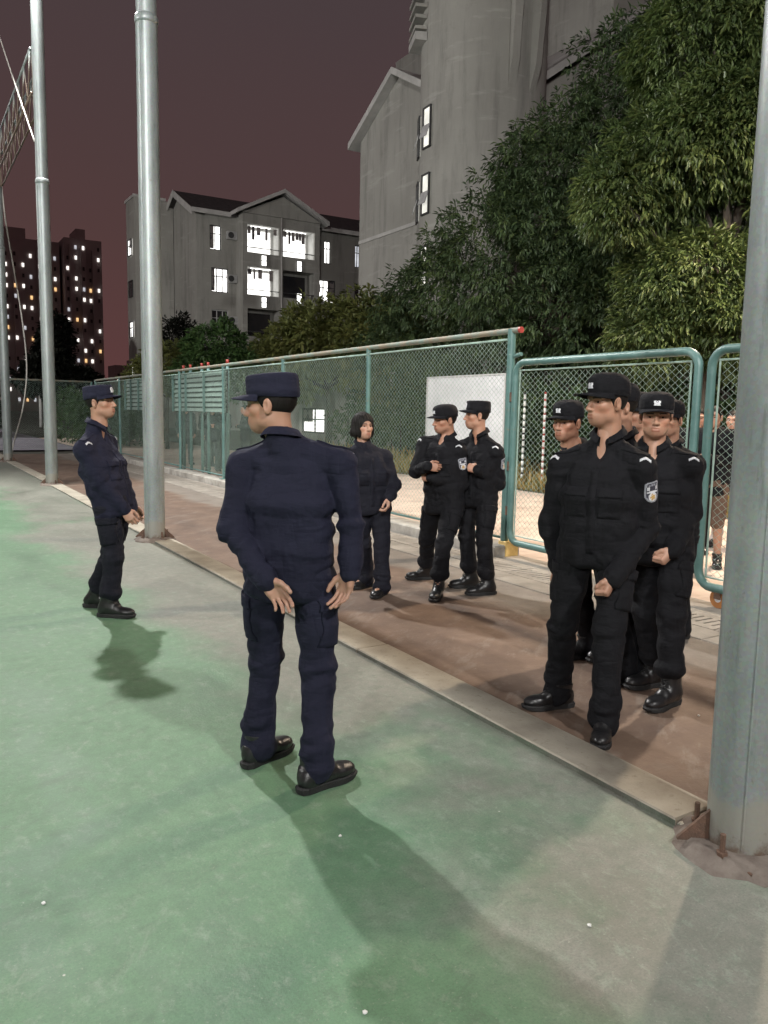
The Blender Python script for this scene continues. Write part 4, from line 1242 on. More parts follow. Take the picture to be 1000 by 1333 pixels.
# ================================================================ PEOPLE
# --- signed-distance sculpting on a grid, meshed with surface nets
class Field:
    def __init__(s, lo, hi, h):
        s.lo = np.array(lo, float); s.h = h
        n = np.ceil((np.array(hi) - s.lo) / h).astype(int) + 1
        s.n = n; s.d = np.full(n, .2, dtype=np.float32)
        s.ax = [s.lo[i] + np.arange(n[i]) * h for i in range(3)]
    def block(s, lo, hi):
        a = np.clip(np.floor((np.array(lo) - s.lo) / s.h).astype(int), 0, s.n)
        b = np.clip(np.ceil((np.array(hi) - s.lo) / s.h).astype(int) + 1, 0, s.n)
        return tuple(slice(a[i], b[i]) for i in range(3))
    def pts(s, sl):
        return np.meshgrid(*[s.ax[i][sl[i]] for i in range(3)], indexing='ij')
    def union(s, sl, d, k):
        a = s.d[sl]
        if k > 0:
            h = np.clip(.5 + .5 * (a - d) / k, 0, 1)
            s.d[sl] = a * (1 - h) + d * h - k * h * (1 - h)
        else: s.d[sl] = np.minimum(a, d)
    def cone(s, a, b, r1, r2, k=.02, pad=.05):
        a = np.asarray(a, float); b = np.asarray(b, float); R = max(r1, r2) + pad
        sl = s.block(np.minimum(a, b) - R, np.maximum(a, b) + R)
        X, Y, Z = s.pts(sl)
        if X.size == 0: return
        ba = b - a; L2 = ba @ ba + 1e-12
        t = np.clip(((X - a[0]) * ba[0] + (Y - a[1]) * ba[1] + (Z - a[2]) * ba[2]) / L2, 0, 1)
        d = np.sqrt((X - a[0] - t * ba[0]) ** 2 + (Y - a[1] - t * ba[1]) ** 2 + (Z - a[2] - t * ba[2]) ** 2) - (r1 + (r2 - r1) * t)
        s.union(sl, d, k)
    def _ell(s, c, R, ax, pad):
        c = np.asarray(c, float); R = np.asarray(R, float); m = R.max() + pad
        sl = s.block(c - m, c + m); X, Y, Z = s.pts(sl)
        if X.size == 0: return sl, None
        A = np.eye(3) if ax is None else np.asarray(ax, float)
        q = [((X - c[0]) * A[i][0] + (Y - c[1]) * A[i][1] + (Z - c[2]) * A[i][2]) for i in range(3)]
        k0 = np.sqrt(sum((q[i] / R[i]) ** 2 for i in range(3))) + 1e-9
        k1 = np.sqrt(sum((q[i] / R[i] ** 2) ** 2 for i in range(3))) + 1e-9
        return sl, k0 * (k0 - 1) / k1
    def ell(s, c, R, k=.02, ax=None, pad=.05):
        sl, d = s._ell(c, R, ax, pad)
        if d is not None: s.union(sl, d, k)
    def cut(s, c, R, k=.01, ax=None, pad=.05):
        sl, d = s._ell(c, R, ax, pad)
        if d is None: return
        a = s.d[sl]; h = np.clip(.5 - .5 * (a + d) / k, 0, 1)
        s.d[sl] = a * (1 - h) + (-d) * h + k * h * (1 - h)
    def slab(s, a, b, X, pa, pb, k=.03, pad=.05):
        """elliptic tapered segment a->b; X lateral axis; pa=(rx,ry) at a"""
        a = np.asarray(a, float); b = np.asarray(b, float); R = max(*pa, *pb) + pad
        sl = s.block(np.minimum(a, b) - R, np.maximum(a, b) + R); x, y, z = s.pts(sl)
        ba = b - a; L = np.linalg.norm(ba); u = ba / L
        X = np.asarray(X, float); X = X - u * (X @ u); X /= np.linalg.norm(X); Yv = np.cross(u, X)
        px, py, pz = x - a[0], y - a[1], z - a[2]
        w = px * u[0] + py * u[1] + pz * u[2]
        t = np.clip(w / L, 0, 1)
        qx = px * X[0] + py * X[1] + pz * X[2]; qy = px * Yv[0] + py * Yv[1] + pz * Yv[2]
        ex = w - t * L
        rx = pa[0] + (pb[0] - pa[0]) * t; ry = pa[1] + (pb[1] - pa[1]) * t
        m = np.minimum(rx, ry)
        e_ = 2.6
        k0 = ((np.abs(qx) / rx) ** e_ + (np.abs(qy) / ry) ** e_) ** (1 / e_) + 1e-9
        k1 = np.sqrt((qx / rx ** 2) ** 2 + (qy / ry ** 2) ** 2) + 1e-9
        d2 = k0 * (k0 - 1) / np.maximum(k1, k0 * .4 / np.maximum(rx, ry))
        d = np.where(np.abs(ex) > 0, np.sqrt(np.maximum(d2 + .03, 0) ** 2 + ex ** 2) - .03, d2)
        s.union(sl, d, k)
    def nets(s):
        D = s.d; S = D < 0
        nx, ny, nz = D.shape
        cnt = np.zeros((nx - 1, ny - 1, nz - 1), np.int8)
        acc = np.zeros((nx - 1, ny - 1, nz - 1, 3), np.float32); num = np.zeros((nx - 1, ny - 1, nz - 1), np.float32)
        def C(i, j, k): return (slice(i, nx - 1 + i), slice(j, ny - 1 + j), slice(k, nz - 1 + k))
        for ax in range(3):
            o = [a for a in range(3) if a != ax]
            for p in (0, 1):
                for q in (0, 1):
                    c0 = [0, 0, 0]; c0[o[0]] = p; c0[o[1]] = q; c1 = list(c0); c1[ax] = 1
                    a = D[C(*c0)]; b = D[C(*c1)]
                    m = (a < 0) != (b < 0)
                    if not m.any(): continue
                    t = a[m] / (a[m] - b[m])
                    v = np.zeros((m.sum(), 3), np.float32); v[:, o[0]] = p; v[:, o[1]] = q; v[:, ax] = t
                    acc[m] += v; num[m] += 1
        M = num > 0
        idx = np.full(M.shape, -1, np.int64); idx[M] = np.arange(M.sum())
        ii = np.argwhere(M)
        V = s.lo + (ii + acc[M] / num[M][:, None]) * s.h
        Fs = []
        for ax in range(3):
            o1, o2 = [(1, 2), (2, 0), (0, 1)][ax]
            sh = [slice(None)] * 3; sh[ax] = slice(0, -1); sh2 = [slice(None)] * 3; sh2[ax] = slice(1, None)
            a = S[tuple(sh)]; b = S[tuple(sh2)]
            e = np.argwhere(a != b)
            if len(e) == 0: continue
            ok = (e[:, o1] > 0) & (e[:, o2] > 0) & (e[:, o1] < D.shape[o1] - 1) & (e[:, o2] < D.shape[o2] - 1)
            e = e[ok]; fl = a[tuple(e.T)]
            def at(d1, d2):
                q = e.copy(); q[:, o1] += d1; q[:, o2] += d2; return idx[tuple(q.T)]
            q = np.stack([at(-1, -1), at(0, -1), at(0, 0), at(-1, 0)], 1)
            q[~fl] = q[~fl][:, ::-1]
            Fs.append(q)
        F = np.concatenate(Fs)
        return V, F[(F >= 0).all(1)]

def vnormals(V, F):
    n = np.cross(V[F[:, 2]] - V[F[:, 0]], V[F[:, 3]] - V[F[:, 1]])
    N = np.zeros_like(V)
    for k in range(4): np.add.at(N, F[:, k], n)
    return N / (np.linalg.norm(N, axis=1)[:, None] + 1e-12)

def relax(V, F, it=2, lam=.5):
    E = np.concatenate([F[:, [0, 1]], F[:, [1, 2]], F[:, [2, 3]], F[:, [3, 0]]])
    for _ in range(it):
        A = np.zeros_like(V); c = np.zeros(len(V))
        np.add.at(A, E[:, 0], V[E[:, 1]]); np.add.at(A, E[:, 1], V[E[:, 0]])
        np.add.at(c, E[:, 0], 1); np.add.at(c, E[:, 1], 1)
        V = V + lam * (A / np.maximum(c, 1)[:, None] - V)
    return V

_perm = np.random.RandomState(99).rand(64, 64, 64).astype(np.float32)
def vnoise(P):
    i = np.floor(P).astype(int); f = P - i; f = f * f * (3 - 2 * f)
    i0 = i % 64; i1 = (i + 1) % 64
    def g(a, b, c): return _perm[a[:, 0], b[:, 1], c[:, 2]]
    x, y, z = f.T
    c00 = g(i0, i0, i0) * (1 - x) + g(i1, i0, i0) * x; c10 = g(i0, i1, i0) * (1 - x) + g(i1, i1, i0) * x
    c01 = g(i0, i0, i1) * (1 - x) + g(i1, i0, i1) * x; c11 = g(i0, i1, i1) * (1 - x) + g(i1, i1, i1) * x
    return ((c00 * (1 - y) + c10 * y) * (1 - z) + (c01 * (1 - y) + c11 * y) * z) * 2 - 1

def folds(V, F, bones, seed, amp=1.0):
    """push fabric folds into a garment. bones: (a, b, [(t, weight)], base amp, direction 'ring' or 'long')"""
    N = vnormals(V, F)
    best = np.full(len(V), 9.0); disp = np.zeros(len(V))
    for bi, (a, b, joints, ba_, mode) in enumerate(bones):
        a = np.asarray(a, float); b = np.asarray(b, float); d = b - a; L = np.linalg.norm(d); u = d / L
        w = (V - a) @ u; t = np.clip(w / L, 0, 1)
        dist = np.linalg.norm(V - a - np.outer(t * L, u), axis=1)
        X = np.cross(u, [0.3, .9, .2]); X /= np.linalg.norm(X); Y = np.cross(u, X)
        q = V - a
        off = seed * 3.7 + bi * 11.3
        if mode == 'ring':
            P = np.stack([w * 15 + (q @ X) * 7, (q @ X) * 5, (q @ Y) * 5], 1) + off
            P2 = np.stack([w * 26 - (q @ Y) * 14, (q @ X) * 6, (q @ Y) * 6], 1) + off * 1.7
        else:
            P = np.stack([w * 4, (q @ X) * 13 + w * 3, (q @ Y) * 13], 1) + off
            P2 = np.stack([w * 9 + (q @ X) * 9, (q @ X) * 10, (q @ Y) * 10], 1) + off * 1.7
        n1 = 1 - 2 * np.abs(vnoise(P)); n2 = 1 - 2 * np.abs(vnoise(P2))
        A = np.full(len(V), ba_)
        for (tj, wj, wd_) in joints: A += wj * np.exp(-((w / L - tj) / wd_) ** 2)
        dd = (n1 * .65 + n2 * .35) * A
        m = dist < best
        best[m] = dist[m]; disp[m] = dd[m]
    E = np.concatenate([F[:, [0, 1]], F[:, [1, 2]], F[:, [2, 3]], F[:, [3, 0]]])
    for _ in range(4):
        A = np.zeros(len(V)); c = np.zeros(len(V)); np.add.at(A, E[:, 0], disp[E[:, 1]]); np.add.at(c, E[:, 0], 1); np.add.at(A, E[:, 1], disp[E[:, 0]]); np.add.at(c, E[:, 1], 1)
        disp = .5 * disp + .5 * A / np.maximum(c, 1)
    return V + N * (disp * amp)[:, None]

# --- cached local pieces -------------------------------------------------
def make_head(h=.0034, female=False):
    f = Field((-.105, -.125, -.185), (.105, .150, .135), h)
    f.ell((0, -.012, .030), (.0755, .0985, .088), 0)
    f.ell((0, .030, -.045), (.056, .066, .070), .035)
    f.ell((0, .056, -.084), (.038, .036, .033), .03)           # chin
    for s in (-1, 1):
        f.ell((s * .044, .056, -.022), (.020, .022, .018), .025)  # cheekbone
        f.cone((s * .012, .090, .020), (s * .052, .070, .022), .010, .009, .014)  # brow
        f.ell((s * .047, .006, -.068), (.014, .030, .020), .03)  # jaw angle
        f.cut((s * .032, .106, -.001), (.020, .021, .011), .012)   # socket
    f.cone((0, .090, .010), (0, .112, -.034), .0085, .0115, .010)
    f.ell((0, .113, -.036), (.0115, .011, .0095), .006)
    for s in (-1, 1): f.ell((s * .013, .101, -.039), (.0085, .0105, .008), .006)
    f.ell((0, .082, -.064), (.026, .017, .018), .012)
    f.cone((-.017, .092, -.0625), (.017, .092, -.0625), .0065, .0065, .006)
    f.cone((-.014, .092, -.0735), (.014, .092, -.0735), .0078, .0078, .006)
    f.cut((0, .106, -.0675), (.022, .010, .0022), .004)
    f.cone((0, -.022, -.05), (0, -.034, -.18), .056 if not female else .046, .059 if not female else .048, .02)
    for s in (-1, 1):
        an = rad(-14)
        ax = [(math.cos(rad(25)), s * -math.sin(rad(25)), 0), (s * math.sin(rad(25)), math.cos(rad(25)), 0), (0, 0, 1)]
        f.ell((s * .079, -.012, -.008), (.009, .019, .032), .006, ax)
        f.cut((s * .090, -.006, -.004), (.008, .010, .017), .005, ax)
        f.ell((s * .075, -.006, -.032), (.009, .010, .010), .005)
        f.cut((s * .032, .099, -.0015), (.0140, .022, .0040), .003)   # eye opening
    V, F = f.nets(); V = relax(V, F, 1, .35)
    T = np.ones((len(V), 4), np.float32)
    x, y, z = V.T; ax_ = np.abs(x)
    lip = (y > .088) & (ax_ < .020) & (z < -.058) & (z > -.082)
    T[lip, :3] = (.86, .70, .68)
    br = (y > .060) & (ax_ > .013) & (ax_ < .053) & (np.abs(z - .0215 + .18 * (ax_ - .033) ** 2 / .02) < .0046)
    T[br, :3] = (.10, .09, .085)
    sc = (z > .055) | ((y < .0) & (z > -.03 - .2 * y) & (z > -.05) & (ax_ < .08) & (y < -.03))
    T[sc, :3] = (.10, .09, .085)
    lid = (y > .07) & (np.abs(z + .001) < .0075) & (np.abs(ax_ - .032) < .018)
    T[lid, :3] *= (.62, .55, .52)
    ck = (y > .03) & (np.abs(ax_ - .045) < .02) & (np.abs(z + .035) < .02)
    T[ck, :3] *= (1.04, .93, .9)
    sb = (y > .0) & (z < -.07) & (z > -.13) ; T[sb, :3] *= (.93, .93, .95)
    return V, F, T

def make_hair(female=False, h=.004):
    f = Field((-.13, -.15, -.17), (.13, .15, .16), h)
    X, Y, Z = f.pts((slice(None),) * 3)
    def E(c, R):
        k0 = np.sqrt(((X - c[0]) / R[0]) ** 2 + ((Y - c[1]) / R[1]) ** 2 + ((Z - c[2]) / R[2]) ** 2) + 1e-9
        k1 = np.sqrt(((X - c[0]) / R[0] ** 2) ** 2 + ((Y - c[1]) / R[1] ** 2) ** 2 + ((Z - c[2]) / R[2] ** 2) ** 2) + 1e-9
        return k0 * (k0 - 1) / k1
    if not female:
        d = E((0, -.012, .030), (.0800, .1025, .092))
        keep = .55 * (Z + .040) - .82 * (Y + .004)
        d = np.maximum(d, -keep); d = np.maximum(d, -(Z + .062))
        ear = np.sqrt(((np.abs(X) - .083) / .02) ** 2 + ((Y + .008) / .024) ** 2 + ((Z + .012) / .038) ** 2) - 1
        d = np.maximum(d, -ear * .02)
    else:
        d1_ = E((0, -.014, .024), (.096, .116, .110)); d2_ = E((0, -.026, -.058), (.114, .088, .070)); h_ = np.clip(.5 + .5 * (d1_ - d2_) / .05, 0, 1)
        d = d1_ * (1 - h_) + d2_ * h_ - .05 * h_ * (1 - h_)
        n = .0025 * np.sin(np.arctan2(X, -Y) * 19 + Z * 30) + .0015 * np.sin(np.arctan2(X, -Y) * 41)
        d = d + n
        face = np.sqrt((X / .064) ** 2 + ((Y - .115) / .092) ** 2 + ((Z + .034) / .088) ** 2) - 1
        d = np.maximum(d, -face * .06); d = np.maximum(d, -(Z + .108 + .02 * np.sin(X * 60)))
        nk = np.sqrt((X / .062) ** 2 + ((Y + .01) / .06) ** 2) - 1
        d = np.where(Z < -.07, np.maximum(d, -nk * .05), d)
    f.d = d.astype(np.float32)
    V, F = f.nets(); return relax(V, F, 1, .4), F

def make_hand(pose, h=.0026):
    """right hand: wrist at origin, fingers +Y, palm faces -Z, thumb to -X"""
    curl = {'open': (16, 26, 14), 'relax': (30, 42, 25), 'fist': (66, 92, 50)}[pose]
    f = Field((-.095, -.075, -.11), (.07, .215, .05), h)
    kn = [(-.027, .086, .003), (-.009, .091, .006), (.010, .087, .004), (.027, .077, -.001)]
    ln = [(.043, .026, .021), (.047, .030, .022), (.043, .028, .021), (.034, .021, .019)]
    rr = [.0094, .0096, .0091, .0080]
    f.cone((0, -.018, 0), (0, -.002, 0), .025, .025, 0)
    for i, k in enumerate(kn):
        f.cone((.010 * (i - 1.5), .008, -.001), k, .0165, .0118, .014)
    f.cone((-.018, .015, -.010), (-.034, .045, -.016), .017, .013, .014)
    f.cone((.020, .018, -.008), (.024, .055, -.010), .014, .011, .012)
    for i, k in enumerate(kn):
        p = np.array(k); a = 0; sp = rad((-5, -1, 2, 6)[i] if pose == 'open' else (-3, -1, 2, 4)[i])
        for s in range(3):
            extra = (i * 3.5 if pose != 'open' else i * 2)
            a += rad(curl[s] + extra * (s < 2))
            dr = np.array([math.sin(sp) * math.cos(a), math.cos(sp) * math.cos(a), -math.sin(a)])
            q = p + dr * ln[i][s]
            f.cone(p, q, rr[i] * (1 - .07 * s), rr[i] * (1 - .07 * (s + 1)), .003, .02)
            p = q
    if pose == 'fist': th = [(-.026, .022, -.014), (-.046, .052, -.026), (-.040, .078, -.042), (-.020, .088, -.050)]
    elif pose == 'open': th = [(-.024, .020, -.012), (-.046, .052, -.022), (-.056, .083, -.029), (-.058, .107, -.034)]
    else: th = [(-.024, .020, -.012), (-.047, .050, -.024), (-.052, .080, -.034), (-.050, .104, -.040)]
    if pose == 'fist': f.ell((0.0, .075, -.030), (.034, .030, .026), .006); f.ell((-.02, .062, -.026), (.022, .026, .020), .006)
    for i in range(3): f.cone(th[i], th[i + 1], (.0150, .0118, .0102)[i], (.0118, .0102, .0088)[i], .006, .02)
    V, F = f.nets(); V = relax(V, F, 1, .3)
    return V, F

def make_boot(h=.0055):
    """ankle above origin, toe +Y, ground z=0; returns upper"""
    f = Field((-.085, -.13, .0), (.085, .25, .30), h)
    f.slab((0, -.055, .055), (0, .12, .047), (1, 0, 0), (.038, .036), (.046, .030), 0)
    f.ell((0, .145, .044), (.047, .062, .034), .02)
    f.ell((0, -.045, .065), (.040, .042, .055), .02)
    f.cone((0, -.020, .09), (0, .055, .075), .050, .036, .03)
    f.slab((0, -.018, .08), (0, -.012, .235), (1, 0, 0), (.045, .055), (.055, .064), .02)
    X, Y, Z = f.pts((slice(None),) * 3)
    f.d = np.maximum(f.d, (.020 - Z).astype(np.float32)); f.d = np.maximum(f.d, (Z - .245).astype(np.float32))
    V, F = f.nets(); return relax(V, F, 1, .3), F

def boot_sole():
    pts = [(0, -.098), (.026, -.090), (.038, -.065), (.037, -.02), (.038, .03), (.048, .09), (.052, .13), (.046, .175), (.028, .207), (0, .216)]
    poly = pts + [(-x, y) for x, y in reversed(pts[1:-1])]
    n = len(poly); V = []; F = []
    lv = [(.0, .96), (.004, 1.0), (.026, 1.02), (.032, .97)]
    for z, s in lv:
        for (x, y) in poly:
            zz = z + (.010 * max(0, (y - .15) / .06) if z < .01 else 0)
            V.append((x * s, .05 + (y - .05) * s, zz))
    for r_ in range(len(lv) - 1):
        for k in range(n): F.append((r_ * n + k, r_ * n + (k + 1) % n, (r_ + 1) * n + (k + 1) % n, (r_ + 1) * n + k))
    F.append(tuple(reversed(range(n)))); F.append(tuple(range((len(lv) - 1) * n, len(lv) * n)))
    return V, F

def boot_laces():
    mb = MB()
    for k in range(6):
        z = .088 + k * .022; y = .072 - k * .0125
        for s in (-1, 1):
            mb.tube([(s * .021, y - .004, z), (0, y + .010, z + .010), (-s * .020, y - .008, z + .020)], .0034, 5)
    return mb

HEAD_M = make_head(); HEAD_F = make_head(.0042, True)
HAIR_M = make_hair(); HAIR_F = make_hair(True)
HANDS = {p: make_hand(p) for p in ('open', 'relax', 'fist')}
BOOT = make_boot(); SOLE = boot_sole()
LACES = boot_laces()

def ring_loft(levels, n=40, close_top=True):
    """levels: (z, rx, ryf, ryb, cy, tilt)"""
    V = []; F = []
    for (z, rx, ryf, ryb, cy, tl) in levels:
        for k in range(n):
            a = 2 * PI * k / n; c, s = math.cos(a), math.sin(a)
            y = cy + (ryf if s > 0 else ryb) * s
            V.append((rx * c, y, z + tl * y))
    m = len(levels)
    for i in range(m - 1):
        for k in range(n): F.append((i * n + k, i * n + (k + 1) % n, (i + 1) * n + (k + 1) % n, (i + 1) * n + k))
    if close_top:
        V.append((0, levels[-1][4], levels[-1][0] + levels[-1][5] * levels[-1][4])); q = len(V) - 1
        for k in range(n): F.append(((m - 1) * n + k, (m - 1) * n + (k + 1) % n, q))
    return V, F

def cap_meshes(style, z0=.036):
    b = z0
    if style == 'flat':
        lv = [(b - .004, .0835, .104, .110, -.008, .05), (b, .0865, .107, .113, -.008, .05), (b + .030, .0880, .109, .114, -.008, .03), (b + .032, .0868, .1075, .1125, -.008, .03),
              (b + .060, .0885, .109, .112, -.008, .0), (b + .076, .0870, .107, .109, -.008, -.01), (b + .084, .081, .101, .102, -.008, -.02), (b + .088, .060, .075, .078, -.008, -.03), (b + .089, .02, .025, .025, -.008, -.03)]
    else:
        lv = [(b - .004, .0835, .104, .110, -.008, .05), (b, .0865, .107, .113, -.008, .05), (b + .020, .0880, .110, .114, -.008, .04), (b + .045, .0875, .112, .113, -.008, .03),
              (b + .068, .0845, .108, .107, -.006, .02), (b + .086, .0755, .094, .094, -.006, .01), (b + .098, .057, .070, .072, -.006, .0), (b + .105, .030, .036, .038, -.006, 0)]
    V, F = ring_loft(lv)
    crown = mesh_from('cap', V, F, 'CAPMAT_PLACEHOLDER' if False else 'cloth_black', True)
    # visor
    nv, nu = 7, 17; VV = []
    for lay in (0, -.0035):
        for i in range(nv):
            t = i / (nv - 1)
            for k in range(nu):
                a = rad(-72 + 144 * k / (nu - 1)); ss = math.cos(a * 1.25) if abs(a * 1.25) < PI / 2 else 0
                reach = .068 * max(ss, 0) ** .6 * t
                x = .0868 * math.sin(a) * (1 + .05 * t); y = -.008 + .108 * math.cos(a) + reach
                z = b + .003 + .05 * y - (.006 * t * t + .008 * t) - .012 * (math.sin(a) ** 2) * t + lay
                VV.append((x, y, z))
    FF = []
    m = nv * nu
    for i in range(nv - 1):
        for k in range(nu - 1):
            p = i * nu + k
            FF.append((p, p + nu, p + nu + 1, p + 1)); FF.append((m + p, m + p + 1, m + p + nu + 1, m + p + nu))
    for i in range(nv - 1):
        for k in (0, nu - 1):
            p = i * nu + k; FF.append((p, p + nu, m + p + nu, m + p) if k else (p, m + p, m + p + nu, p + nu))
    for k in range(nu - 1):
        p = (nv - 1) * nu + k; FF.append((p, m + p, m + p + 1, p + 1))
    return (V, F), (VV, FF), b

CAPS = {s: cap_meshes(s) for s in ('flat', 'round')}

def badge_mesh(b):
    """arched silver cap badge following the crown front"""
    n, m = 14, 16; V = []; F = []; fm = []
    def inside(u, v):   # u -1..1, v 0..1 ; domed top, flared foot
        w = 1.0 - .18 * math.sin(v * PI) if v < .35 else 1.0
        return abs(u) <= (w if v < .6 else math.sqrt(max(0, 1 - ((v - .6) / .4) ** 2)))
    for j in range(m + 1):
        for i in range(n + 1):
            u = -1 + 2 * i / n; v = j / m
            x = u * .0165; z = b + .026 + v * .040
            y = -.008 + .1145 * math.cos(math.asin(x / .088)) - .10 * max(0, v - .35) * .10
            V.append((x, y, z + .0))
    for j in range(m):
        for i in range(n):
            u = -1 + 2 * (i + .5) / n; v = (j + .5) / m
            if not inside(u, v): continue
            p = j * (n + 1) + i; F.append((p, p + 1, p + n + 2, p + n + 1))
            inner = math.hypot(u / .62, (v - .55) / .30)
            fm.append(1 if (.34 < inner < .58) else 0)
    return V, F, fm
def thick(V, F, fm, nrm, d):
    """give a thin decal sheet a back so that it has thickness"""
    V = np.asarray(V, float); n = len(V); V2 = V - np.asarray(nrm) * d
    F2 = [tuple(reversed([i + n for i in f])) for f in F]
    from collections import Counter
    ec = Counter()
    for f in F:
        for a, b_ in zip(f, f[1:] + f[:1]): ec[tuple(sorted((a, b_)))] += 1
    S = []; sm = []
    for f, m in zip(F, fm):
        for a, b_ in zip(f, f[1:] + f[:1]):
            if ec[tuple(sorted((a, b_)))] == 1: S.append((b_, a, a + n, b_ + n)); sm.append(m)
    return np.concatenate([V, V2]), list(F) + F2 + S, list(fm) + list(fm) + sm

def frame_mat(loc, X, Y, Z, s=1.0):
    M = Matrix.Identity(4)
    for i in range(3):
        M[i][0] = X[i] * s; M[i][1] = Y[i] * s; M[i][2] = Z[i] * s; M[i][3] = loc[i]
    return M
def nz_(v): v = np.asarray(v, float); return v / (np.linalg.norm(v) + 1e-12)

def shield_design(u, v):
    """u -1..1 across, v 0..1 bottom to top -> material slot or None. 0 grey 1 dark 2 silver 3 gold"""
    def half(vv):
        if vv > .86: return .92 * math.sqrt(max(0, 1 - ((vv - .86) / .14) ** 2)) ** .35 if vv < 1 else 0
        if vv > .40: return .92 + .03 * (vv - .4)
        return .93 * math.sqrt(max(0, 1 - ((.40 - vv) / .40) ** 2)) ** .9
    w = half(v)
    if v < .015 or abs(u) > w: return None
    w2 = half(min(max((v - .5) * 1.16 + .5, 0), 1)) - .13
    if abs(u) > w2 or v < .075 or v > .935: return 0
    # lettering arc along the top
    va = v + .07 * u * u
    if .80 < va < .89 and abs(u) < .78: return 0 if int((u + 2) * 9) % 3 else 1
    if .60 < v < .76 and (.42 < abs(u) < .66): return 2
    if .49 < v + .04 * abs(u) < .57 and abs(u) < .72: return 2
    q = math.hypot(u / .56, (v - .26) / .235)
    if q < .42: return 3
    if q < 1.0: return 2 if q > .72 else (3 if int(math.atan2(v - .26, u) * 5) % 2 else 2)
    return 1

def decal(bvh, base, parent, name, c, n, upv, w, h, fn, mats, nu=20, nv=24, lift=.0025, rot=0, th=.002):
    """sheet of size w x h laid on the garment surface near c, outward normal n"""
    n = nz_(n); up = nz_(np.asarray(upv) - n * (np.asarray(upv) @ n)); rt = np.cross(up, n)
    if rot: up, rt = up * math.cos(rot) + rt * math.sin(rot), rt * math.cos(rot) - up * math.sin(rot)
    V = []; ok = []
    for j in range(nv + 1):
        for i in range(nu + 1):
            p = np.asarray(c) + rt * ((i / nu - .5) * w) + up * ((j / nv - .5) * h)
            hit = bvh.ray_cast(Vector(p + n * .10), Vector(-n), .22)
            if hit[0] is None: V.append(p); ok.append(False)
            else: V.append(np.array(hit[0]) + n * lift); ok.append(True)
    F = []; fm = []
    for j in range(nv):
        for i in range(nu):
            m = fn(-1 + 2 * (i + .5) / nu, (j + .5) / nv)
            q = j * (nu + 1) + i; ids = (q, q + 1, q + nu + 2, q + nu + 1)
            if m is None or not all(ok[k] for k in ids): continue
            F.append(ids); fm.append(m)
    if not F: return None
    V, F, fm = thick(V, F, fm, n, th)
    used = sorted({i for f in F for i in f}); mp = {a: k for k, a in enumerate(used)}
    me = mesh_from(name, V[used] - np.asarray(base), [tuple(mp[i] for i in f) for f in F], mats, True, fm)
    return link(name, me, parent)

